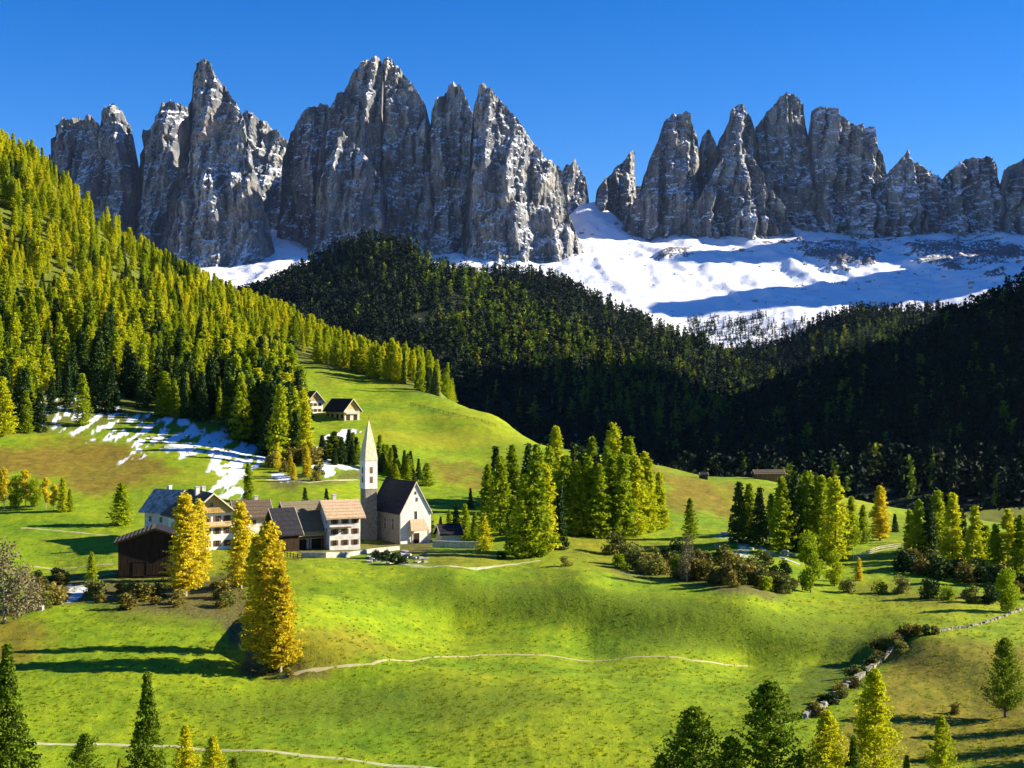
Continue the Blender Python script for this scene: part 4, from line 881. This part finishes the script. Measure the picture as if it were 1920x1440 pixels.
def house(name, label, px, py, th, W, L, E, A, ridge, wall, roof, cat='house', group=None, over=.7, gable=None, side_wall=None, th_roof=.22, dz=0, plank=0, roof_cols=None):
    """front width W (local X), length L (local Y), eaves E, apex A; ridge 'y' shows its gable in front"""
    g = hit(px, py, 150)
    c, s = math.cos(R(th)), math.sin(R(th))
    # (px,py) is the foot of the front left corner
    ox, oy = -W/2, -L/2
    loc = Vector((g.x-(c*ox-s*oy), g.y-(s*ox+c*oy), g.z+dz))
    r = empty(name, loc, R(th), label, cat, group)
    D = 3.5                      # foundation reaches into the slope
    m = MB()
    if ridge == 'y':
        m.add([(-W/2,-L/2,-D),(W/2,-L/2,-D),(W/2,-L/2,E),(0,-L/2,A),(-W/2,-L/2,E),(-W/2,L/2,-D),(W/2,L/2,-D),(W/2,L/2,E),(0,L/2,A),(-W/2,L/2,E)],
              [(0,1,2,3,4),(9,8,7,6,5),(0,4,9,5),(1,6,7,2),(2,7,8,3),(4,3,8,9)])
    else:
        m.add([(-W/2,-L/2,-D),(-W/2,L/2,-D),(-W/2,L/2,E),(-W/2,0,A),(-W/2,-L/2,E),(W/2,-L/2,-D),(W/2,L/2,-D),(W/2,L/2,E),(W/2,0,A),(W/2,-L/2,E)],
              [(4,3,2,1,0),(5,6,7,8,9),(0,5,9,4),(1,2,7,6),(2,3,8,7),(4,9,8,3)])
    m.build('wall', M[wall], r)
    half = W/2 if ridge == 'y' else L/2; ln = (L if ridge == 'y' else W)/2+over
    sl = (A-E)/half; ex = half+over; ze = E-over*sl+.04
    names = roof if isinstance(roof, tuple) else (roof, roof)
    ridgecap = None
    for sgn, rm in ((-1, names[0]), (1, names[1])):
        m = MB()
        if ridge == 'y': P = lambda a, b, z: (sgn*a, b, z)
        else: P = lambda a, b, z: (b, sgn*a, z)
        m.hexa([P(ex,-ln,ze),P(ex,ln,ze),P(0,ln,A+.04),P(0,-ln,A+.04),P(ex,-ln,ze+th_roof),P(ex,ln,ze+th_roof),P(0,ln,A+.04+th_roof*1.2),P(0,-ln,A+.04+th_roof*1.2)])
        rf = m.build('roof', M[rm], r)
        # shingle courses: thin raised strips across the slope
        nst = int(ex/.8)
        cm = MB()
        for k in range(nst):
            a0 = ex*(k+.1)/nst; a1 = ex*(k+1)/nst; z0 = A+.06+th_roof*1.2-sl*a0; z1 = A+.06+th_roof*1.2-sl*a1
            cm.hexa([P(a0,-ln+.05,z0-.03),P(a0,ln-.05,z0-.03),P(a1,ln-.05,z1-.01),P(a1,-ln+.05,z1-.01),P(a0,-ln+.05,z0),P(a0,ln-.05,z0),P(a1,ln-.05,z1+.09),P(a1,-ln+.05,z1+.09)])
        co = cm.build('shingles', M[rm], rf); co['kind'] = 'stuff'
        # bargeboards
        for e in (-1, 1):
            bm_ = MB(); b0 = e*(ln+.003); b1 = e*(ln+.09)
            bm_.hexa([P(ex,min(b0,b1),ze-.12),P(ex,max(b0,b1),ze-.12),P(0,max(b0,b1),A-.08),P(0,min(b0,b1),A-.08),P(ex,min(b0,b1),ze+th_roof+.06),P(ex,max(b0,b1),ze+th_roof+.06),P(0,max(b0,b1),A+.1+th_roof*1.2),P(0,min(b0,b1),A+.1+th_roof*1.2)])
            bm_.build('bargeboard', M['wood_pale' if roof_cols is None else roof_cols], r)
    if gable:                    # timber cladding of the gable, boards one by one
        if ridge == 'y':
            nb = 14
            for k in range(nb):
                x0 = -W/2+W*k/nb; x1 = x0+W/nb-.06
                zt0 = A-(A-E)*abs(x0)/(W/2); zt1 = A-(A-E)*abs(x1)/(W/2)
                if min(zt0, zt1) < E+.25: continue
                b = MB(); b.hexa([(x0,-L/2-.09,E+.05),(x1,-L/2-.09,E+.05),(x1,-L/2-.003,E+.05),(x0,-L/2-.003,E+.05),(x0,-L/2-.09,zt0-.08),(x1,-L/2-.09,zt1-.08),(x1,-L/2-.003,zt1-.08),(x0,-L/2-.003,zt0-.08)])
                b.build('board', M[gable], r)
    if plank:                    # upright boards on front and left wall
        for k in range(int(W/plank)):
            x0 = -W/2+k*plank; b = MB(); b.box(x0, x0+plank-.05, -L/2-.06, -L/2-.003, .6, E-.05 if ridge == 'y' else E-.05); b.build('board', M[wall], r)
        for k in range(int(L/plank)):
            y0 = -L/2+k*plank; b = MB(); b.box(-W/2-.06, -W/2-.003, y0, y0+plank-.05, .6, E-.05); b.build('board', M[wall], r)
    return r
def chimney(r, x, y, z0, z1, s=.45, mat='plaster_worn'):
    m = MB(); m.box(x-s, x+s, y-s, y+s, z0, z1); m.box(x-s-.1, x+s+.1, y-s-.1, y+s+.1, z1+.003, z1+.15); m.build('chimney', M[mat], r)
def balcony(r, x0, x1, L, z, depth=1.1, mat='wood_gold'):
    m = MB(); m.box(x0, x1, -L/2-depth, -L/2-.01, z-.15, z)
    m.box(x0, x1, -L/2-depth, -L/2-depth+.07, z+.95, z+1.05); b = m.build('balcony', M[mat], r)
    n = int((x1-x0)/.28)
    for k in range(n):
        q = MB(); xx = x0+(k+.5)*(x1-x0)/n; q.box(xx-.09, xx+.09, -L/2-depth+.005, -L/2-depth+.045, z+.003, z+.947); q.build('baluster', M[mat], b)
TH = 33
# white farmhouse: weathered left wing and bright balconied gable
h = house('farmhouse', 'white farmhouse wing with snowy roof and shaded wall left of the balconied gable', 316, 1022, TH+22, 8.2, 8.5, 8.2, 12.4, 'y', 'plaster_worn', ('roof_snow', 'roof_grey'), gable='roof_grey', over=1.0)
for u in (-2.1, .9):
    for z in (1.2, 3.9, 6.3): window(h, 'f', u, z, .85, 1.2, 8.2, 8.5)
for u in (-2.2, 1.6):
    for z in (1.6, 5.1): window(h, 'l', u, z, .9, 1.3, 8.2, 8.5)
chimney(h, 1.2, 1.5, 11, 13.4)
h = house('farmhouse', 'three storey white farmhouse with golden timber gable and long balcony', 352, 1036, TH, 11.4, 13, 8.6, 13.2, 'y', 'plaster', 'roof_brown', gable='wood_gold', over=1.5)
for u in (-3.8, -1.1, 1.4, 3.9):
    for z in (1.0, 3.9, 6.7): window(h, 'f', u, z, .9, 1.25, 11.4, 13, 'wood_brown')
for u in (-4, 0, 4):
    for z in (1.4, 4.5, 6.9): window(h, 'l', u, z, .9, 1.2, 11.4, 13)
balcony(h, -5.2, 5.2, 13, 5.75); balcony(h, -3.0, 3.0, 13, 9.0, .9)
window(h, 'f', 0, 10.2, .8, .9, 11.4, 13, 'wood_pale', y_off=.1)
chimney(h, -1.4, -1, 12.4, 14.5); chimney(h, 1.6, 3, 12, 14.2)
# dark barn below it
h = house('barn', 'big black brown wooden barn with low roof below the farmhouse', 222, 1086, 12, 14.5, 9, 7.4, 9.9, 'y', 'wood_dark', ('roof_grey', 'roof_dark'), 'barn', over=.9, plank=.62, roof_cols='wood_dark')
m = MB(); m.box(7.31, 7.36, -4.2, 4.2, .4, 7.1); m.build('side_boarding', M['wood_red'], h)
window(h, 'f', -3, .5, 2.6, 2.8, 14.5, 9, 'wood_dark', 'barn_door', .07); window(h, 'f', 3.5, .9, 1.2, 1.2, 14.5, 9, 'wood_brown', 'window', .07)
# house with brown roof behind the larches
h = house('farmhouse', 'low white house with brown shingle roof behind the golden larches', 446, 1000, TH-8, 8.4, 7.5, 4.2, 7.6, 'x', 'plaster', 'roof_brown', over=.9)
for u in (-2.6, 0, 2.6): window(h, 'f', u, 2.0, .8, 1.0, 8.4, 7.5)
for u in (-1.8, 1.6): window(h, 'l', u, 1.8, .8, 1.0, 8.4, 7.5)
chimney(h, 1.5, .4, 7.2, 8.8)
# barn and house with the orange roof
h = house('barn', 'timber barn with grey green shingle roof and sunlit stone ground floor', 548, 1032, TH, 10.2, 10, 5.2, 10.8, 'x', 'wood_brown', ('roof_grey', 'roof_dark'), 'barn', over=.9)
m = MB(); m.box(-5.15, 5.15, -5.09, -5.003, -2, 2.6); m.build('stone_base', M['stone_pale'], h)
for u, w_ in ((-2.8, 2.4), (1.5, 3.2)): window(h, 'f', u, .1, w_, 2.2, 10.2, 10, 'wood_dark', 'barn_door', .1)
m = MB(); m.hexa([(-4.9,-7.2,3.3),(4.9,-7.2,3.3),(4.9,-5.01,4.4),(-4.9,-5.01,4.4),(-4.9,-7.2,3.45),(4.9,-7.2,3.45),(4.9,-5.01,4.6),(-4.9,-5.01,4.6)]); m.build('lean_to_roof', M['wood_gold'], h)
for x in (-4.7, -1.6, 1.6, 4.7):
    m = MB(); m.box(x-.12, x+.12, -7.1, -6.86, -1.5, 3.3); m.build('post', M['wood_brown'], h)
h = house('barn', 'small dark wooden shed with steep dark roof left of the stone barn', 524, 1034, TH, 5.0, 9, 4.4, 9.4, 'x', 'wood_dark', ('roof_dark', 'roof_brown'), 'barn', over=.8, plank=.6)
h = house('farmhouse', 'white two storey house with orange tiled roof beside the chapel', 618, 1032, TH-8, 7.6, 8.6, 8.0, 11.2, 'x', 'plaster', 'roof_orange', over=1.0)
for u in (-2.6, 0, 2.5):
    for z in (1.1, 3.7, 6.2): window(h, 'f', u, z, .85, 1.1, 7.6, 8.6, 'wood_brown')
for u in (-2.2, 2.0):
    for z in (3.7, 6.1): window(h, 'l', u, z, .8, 1.1, 7.6, 8.6)
m = MB(); m.box(-3.85, 1.2, -5.6, -4.31, 5.2, 5.4); m.build('balcony', M['wood_brown'], h)
chimney(h, -1.2, .5, 10.8, 12.6)
# chapel
TC = 30
c = house('chapel', 'white chapel with steep black roof and tall pointed steeple', 751, 1021, TC, 8.4, 17.5, 7.6, 15.0, 'y', 'plaster', 'roof_dark', 'chapel', over=.25, roof_cols='wood_pale')
m = MB(); m.box(-4.29, -4.203, -8.2, 8.7, -2, 7.3); m.build('side_wall', M['stone'], c)
for y in (-4.5, 0, 4.5): window(c, 'l', y, 3.2, 1.0, 2.8, 8.4, 17.5, 'stone_pale', 'window', .09)
window(c, 'f', 0, 6.0, .55, 1.9, 8.4, 17.5, 'stone_pale'); window(c, 'f', -.1, 12.2, .45, .6, 8.4, 17.5, 'stone_pale'); window(c, 'f', .25, 10.4, .4, .9, 8.4, 17.5, 'stone_pale')
m = MB()                         # porch roof over the door
m.hexa([(-2.4,-11.0,3.3),(2.7,-11.0,3.3),(2.2,-8.76,5.7),(-1.6,-8.76,5.7),(-2.4,-11.0,3.5),(2.7,-11.0,3.5),(2.2,-8.76,6.0),(-1.6,-8.76,6.0)]); m.build('porch_roof', M['roof_orange'], c)
for x in (-2.1, 2.4):
    m = MB(); m.box(x-.12, x+.12, -10.8, -10.56, -.8, 3.3); m.build('porch_post', M['wood_brown'], c)
window(c, 'f', .15, -.2, 1.5, 2.7, 8.4, 17.5, 'stone_pale', 'door')
# steeple: square shaft, white belfry, slender faceted spire
tx, ty, tw = -7.4, 3.2, 1.55
m = MB(); m.box(tx-tw, tx+tw, ty-tw, ty+tw, -3, 13.1); tower = m.build('steeple', M['stone'], c)
m = MB(); m.box(tx-tw-.12, tx+tw+.12, ty-tw-.12, ty+tw+.12, 13.103, 20.2); bel = m.build('belfry', M['plaster'], tower)
for dx, dy in ((0, -1), (-1, 0)):
    for zz in (17.0, 14.6):
        m = MB()
        if dx == 0: m.box(tx-.4, tx+.4, ty-tw-.16, ty-tw-.123, zz, zz+1.6)
        else: m.box(tx-tw-.16, tx-tw-.123, ty-.4, ty+.4, zz, zz+1.6)
        m.build('sound_opening', M['wood_brown'], tower)
m = MB(); k8 = 8; R0 = tw+.22
b0 = [(tx-R0,ty-R0),(tx+R0,ty-R0),(tx+R0,ty+R0),(tx-R0,ty+R0)]
m.add([(x, y, 20.203) for x, y in b0]+[(tx+(x-tx)*.80, ty+(y-ty)*.80, 23.2) for x, y in b0]+[(tx+(x-tx)*.16, ty+(y-ty)*.16, 29.4) for x, y in b0]+[(tx, ty, 30.4)],
      [(0,1,5,4),(1,2,6,5),(2,3,7,6),(3,0,4,7),(4,5,9,8),(5,6,10,9),(6,7,11,10),(7,4,8,11),(8,9,12),(9,10,12),(10,11,12),(11,8,12),(3,2,1,0)])
m.build('spire', M['spire'], tower)
m = MB(); m.tube((tx, ty, 30.3), (tx, ty, 31.5), .05, .03, 6); m.box(tx-.3, tx+.3, ty-.03, ty+.03, 31.0, 31.08); m.build('cross', M['wood_dark'], tower)
# hill farm
h = house('farmhouse', 'hillside farmhouse with pale timber gable left of the dark roofed barn', 577, 776, TH, 7.2, 9, 5.6, 9.6, 'y', 'plaster', 'roof_brown', group=None, gable='wood_gold', over=1.1)
for u in (-2, 0, 2):
    for z in (.9, 3.4): window(h, 'f', u, z, .8, 1.1, 7.2, 9, 'wood_brown')
h = house('barn', 'long hillside barn with black roof and sunlit timber gable', 646, 789, TH+6, 7.4, 15, 4.8, 9.0, 'y', 'wood_pale', ('roof_dark', 'roof_brown'), 'barn', gable='wood_gold', over=1.1)
for u in (-1.9, 1.7): window(h, 'f', u, .3, 1.7, 2.0, 7.4, 15, 'wood_dark', 'barn_door')
for u in (-5.5, -2, 2, 5.5): window(h, 'l', u, 1.0, 1.6, 1.7, 7.4, 15, 'wood_brown', 'barn_door')
balcony(h, -3.3, 3.3, 15, 3.0, .8, 'wood_pale')
house('hut', 'small dark roofed hut right of the chapel', 828, 1017, 20, 5.0, 4.5, 2.1, 4.0, 'x', 'plaster_worn', 'roof_dark', 'hut', over=.6)
house('hut', 'low long hut on the rim of the far meadow', 1418, 898, 5, 10.5, 5, 1.7, 3.0, 'x', 'wood_brown', 'roof_brown', 'hut', over=.5)
house('hut', 'tiny dark hay hut on the rim of the brown slope', 1314, 898, 10, 2.6, 2, 1.2, 1.9, 'x', 'wood_dark', 'roof_dark', 'hut', over=.2)

# ------------------------------------------------------------------ walls, paths, fences
def drape(name, pts, width, mat, lift=.10, label=None, kind='structure', n=60, d0=120):
    P = [hit(x, y, d0) for x, y in pts]; Q = []
    for i in range(len(P)-1):
        m_ = max(2, int((P[i+1]-P[i]).length/1.2))
        Q += [P[i].lerp(P[i+1], k/m_) for k in range(m_)]
    Q.append(P[-1]); vs = []
    for i, p in enumerate(Q):
        d = (Q[min(i+1, len(Q)-1)]-Q[max(i-1, 0)]); d.z = 0; d.normalize(); nn = Vector((-d.y, d.x, 0)); w_ = width*(.5+.12*math.sin(i*1.7)+.08*math.sin(i*.6))
        c_ = p+nn*(.25*math.sin(i*.23))
        for sgn in (-1, 0, 1):
            q = c_+nn*sgn*w_; vs.append((q.x, q.y, float(gh(q.x, q.y))+(lift if sgn == 0 else -.03)))
    f = []
    for i in range(len(Q)-1):
        for k in (0, 1): a = i*3+k; f.append((a, a+1, a+4, a+3))
    return tag(mesh_obj(name, vs, f, M[mat], smooth_=True), label, kind=kind)
drape('path', [(520,1272),(600,1262),(700,1248),(800,1234),(900,1229),(1050,1232),(1180,1233),(1300,1240),(1400,1248)], .9, 'path')
drape('path', [(-80,1392),(60,1394),(200,1396),(330,1400),(440,1408),(560,1418),(680,1430),(820,1440),(960,1452)], 1.1, 'gravel', .12)
drape('path', [(700,1052),(800,1064),(880,1066),(950,1060),(1012,1052)], 2.2, 'gravel')
drape('path', [(40,990),(120,998),(220,1005)], 1.2, 'path'); drape('path', [(60,1062),(130,1066),(215,1058)], 1.6, 'path')
drape('path', [(80,1132),(130,1112),(172,1085),(215,1075)], 1.4, 'gravel'); drape('path', [(1600,1052),(1640,1035),(1680,1027),(1720,1036),(1780,1052)], 1.2, 'path')
drape('path', [(500,900),(580,905),(670,900)], 2.0, 'gravel')
drape('stream', [(1350,1000),(1400,1010),(1440,1035),(1500,1060)], .9, 'ice')
def wall_run(name, label, pts, h_, t_, mat, stones=True, d0=120, sz=.62):
    P = [hit(x, y, d0) for x, y in pts]; root = empty(name, P[0], 0, label, 'wall'); core = MB(); st = MB()
    for i in range(len(P)-1):
        a, b = P[i], P[i+1]; L = (b-a).length; m_ = max(1, int(L/sz))
        for k in range(m_):
            p = a.lerp(b, (k+.5)/m_); gz_ = float(gh(p.x, p.y)); hh_ = h_*(.8+.35*random.random())
            for lv in range(max(1, int(h_/.4))):
                if stones and (random.random() < .12 or math.sin(p.x*.55+p.y*.9)+math.sin(p.x*1.7) > 1.35): continue
                q = Vector((p.x, p.y, gz_+(lv+.3)*.4))-root.location; s_ = sz*(.42+.22*random.random())
                pts8 = [Vector((sx*s_, sy*t_*.5*(.8+.4*random.random()), sz_*(.2+.06*random.random()))) for sz_ in (-1, 1) for sx, sy in ((-1,-1),(1,-1),(1,1),(-1,1))]
                ang = math.atan2(b.y-a.y, b.x-a.x)+random.gauss(0, .12); rm = Matrix.Rotation(ang, 3, 'Z')
                st.hexa([q+rm@(v*(.6+.6*random.random())) for v in pts8])
    o = st.build('stones', M[mat], root); o['kind'] = 'stuff'
    return root
wall_run('stone_wall', 'broken dry stone wall climbing from the lower right trees to the bushes', [(1508,1350),(1540,1330),(1575,1302),(1610,1275),(1640,1252),(1668,1228),(1690,1205),(1705,1190)], .85, .7, 'wall_stone')
wall_run('stone_wall', 'low stone wall running right from the bushes to the right edge', [(1755,1186),(1785,1180),(1812,1178),(1850,1168),(1885,1156),(1915,1143),(1960,1130)], .6, .6, 'wall_stone')
wall_run('stone_wall', 'short stone wall piece beside the stony track at the left', [(76,1146),(90,1132),(104,1122)], .9, .7, 'stone_pale')
def solid_wall(label, pts, h_, t_, mat, d0=150):
    P = [hit(x, y, d0) for x, y in pts]; root = empty('retaining_wall', P[0], 0, label, 'wall'); m = MB()
    for i in range(len(P)-1):
        a, b = P[i]-root.location, P[i+1]-root.location; d = (b-a); d.z = 0; d.normalize(); nn = Vector((-d.y, d.x, 0))*t_/2
        dn = Vector((0, 0, 1.2)); up = Vector((0, 0, h_))
        m.hexa([a-nn-dn, b-nn-dn, b+nn-dn, a+nn-dn, a-nn+up, b-nn+up, b+nn+up, a+nn+up])
    m.build('wall_face', M[mat], root); c_ = MB()
    for i in range(len(P)-1):
        a, b = P[i]-root.location, P[i+1]-root.location; d = (b-a); d.z = 0; d.normalize(); nn = Vector((-d.y, d.x, 0))*(t_/2+.06)
        u0 = Vector((0, 0, h_+.003)); u1 = Vector((0, 0, h_+.14)); c_.hexa([a-nn+u0, b-nn+u0, b+nn+u0, a+nn+u0, a-nn+u1, b-nn+u1, b+nn+u1, a+nn+u1])
    c_.build('coping', M['stone_pale'], root); return root
solid_wall('pale churchyard wall running right from the chapel', [(811,1027),(860,1028),(898,1029)], 1.5, .5, 'stone_pale')
solid_wall('pale terrace wall in front of the stone barn', [(566,1046),(610,1046),(655,1045)], 1.1, .5, 'stone_pale')
solid_wall('low pale wall under the white orange roofed house', [(655,1043),(700,1036),(748,1031)], .8, .5, 'stone_pale')
def fence(label, pts, name='fence', ph=1.1, gap=3.0, mat='wood_brown'):
    P = [hit(x, y, 120) for x, y in pts]; root = empty(name, P[0], 0, label, 'fence'); Q = []
    for i in range(len(P)-1):
        m_ = max(1, int((P[i+1]-P[i]).length/gap)); Q += [P[i].lerp(P[i+1], k/m_) for k in range(m_)]
    Q.append(P[-1]); Q = [Vector((q.x, q.y, float(gh(q.x, q.y))))-root.location for q in Q]
    for i, q in enumerate(Q):
        m = MB(); m.box(q.x-.08, q.x+.08, q.y-.08, q.y+.08, q.z-.3, q.z+ph); m.build('post', M[mat], root)
        if i:
            for z in (.45, .9):
                m = MB(); m.bar(Q[i-1]+Vector((0, -.1, z)), q+Vector((0, -.1, z)), .05); m.build('rail', M[mat], root)
fence('dark wooden fence below the timber shed', [(533,1044),(550,1047),(566,1050)], ph=1.2, gap=1.5, mat='wood_dark')
fence('pasture fence over the grassy knoll', [(1600,1050),(1650,1032),(1690,1027),(1740,1040)], gap=2.6, mat='wood_pale')
fence('meadow fence below the hill farm', [(770,760),(850,778),(930,800)], gap=4, mat='wood_brown')
# boulders below the chapel and on the snow
def rocks(name, pts, sizes, mat, label):
    m = MB()
    for p, s_ in zip(pts, sizes):
        pts8 = [Vector((sx*s_*random.uniform(.7, 1.2), sy*s_*random.uniform(.7, 1.2), sz_*s_*random.uniform(.4, .8))) for sz_ in (-1, 1) for sx, sy in ((-1,-1),(1,-1),(1,1),(-1,1))]
        rm = Matrix.Rotation(random.random()*6.28, 3, 'Z'); m.hexa([Vector(p)+rm@v for v in pts8])
    o = m.build(name, M[mat]); tag(o, label, kind='stuff')
def gpts(n, x0, x1, y0, y1, d0=120):
    return [hit(random.uniform(x0, x1), random.uniform(y0, y1), d0) for _ in range(n)]
g_ = gpts(40, 690, 800, 1034, 1058); rocks('boulders', g_, [random.uniform(.3, .8) for _ in g_], 'stone_pale', 'pale boulders on the slope below the chapel')
g_ = gpts(40, 250, 440, 780, 850, 300); rocks('rubble', g_, [random.uniform(.3, .8) for _ in g_], 'stone', 'stones sticking out of the snow patch')
g_ = gpts(26, 1340, 1500, 1000, 1060); rocks('stream_stones', g_, [random.uniform(.3, .9) for _ in g_], 'stone_pale', 'stones along the stream bed')
sel_ = rng.integers(0, SN.shape[0]*SN.shape[1], 9000); sp_ = SN.reshape(-1, 3)[sel_]; qx_, qy_ = proj(sp_[:, 0], sp_[:, 1], sp_[:, 2])
kk = (qy_ > 400) & (qy_ < 640) & (qx_ > 400) & (qx_ < 1990) & (rng.random(9000) < .25+.9*fbm(sp_[:, 0]/200, sp_[:, 1]/200, 3, 4)+.25*(qx_ > 1500)); sp_ = sp_[kk][:1600]
rocks('scattered_boulders', sp_.tolist(), list(rng.uniform(1.5, 7, len(sp_))*(.6+.8*(rng.random(len(sp_)) < .12))), 'stone', 'dark boulders scattered over the snow basin')
# meadow grass tufts
tv = []
m = MB()
for k in range(16):
    a = random.random()*6.28; r_ = random.random()*.35; x, y = math.cos(a)*r_, math.sin(a)*r_; hh_ = random.uniform(.18, .42); b = random.random()*6.28
    dx, dy = math.cos(b)*.05, math.sin(b)*.05; m.add([(x-dx, y-dy, -.05), (x+dx, y+dy, -.05), (x+dx*.3+random.gauss(0, .1), y+random.gauss(0, .1), hh_)], [(0, 1, 2)])
M['tuft'] = foliage('grass_tuft', (.12, .18, .004), (.22, .27, .006), (.34, .34, .012), .5)
tuft = mesh_obj('tuft', m.v, m.f, M['tuft'], link=False)
nt_ = 26000; u = rng.uniform(-60, 1980, nt_); dd = np.exp(rng.uniform(math.log(138), math.log(330), nt_)); tx_ = (u-960)/F*dd; tz_ = gh(tx_, dd)
cl_ = fbm(tx_/14, dd/18, 4, 19); kp = rng.random(nt_) < .45+.5*cl_
px_, py_ = proj(tx_, dd, tz_); kp &= ~((py_ < 1120) & (py_ > 1000) & (px_ > 540) & (rng.random(nt_) < .8))
scatter_stuff('grass', np.c_[tx_, dd, tz_][kp], (.4+rng.random(kp.sum())*.45), [tuft], 1.2, 'tufts of longer grass on the front meadow')

# ------------------------------------------------------------------ air
m = bpy.data.materials.new('air'); m.use_nodes = True; t = m.node_tree; t.nodes.clear()
o_ = t.nodes.new('ShaderNodeOutputMaterial'); v_ = t.nodes.new('ShaderNodeVolumePrincipled')
v_.inputs['Color'].default_value = (.38, .58, 1, 1); v_.inputs['Density'].default_value = 5e-6; v_.inputs['Anisotropy'].default_value = .2
t.links.new(v_.outputs[0], o_.inputs['Volume'])
b_ = MB(); b_.box(-9100, 9100, -1600, 9600, -212, 2300); hz = b_.build('haze', m); hz['kind'] = 'stuff'; hz['label'] = 'thin blue air filling the valley'
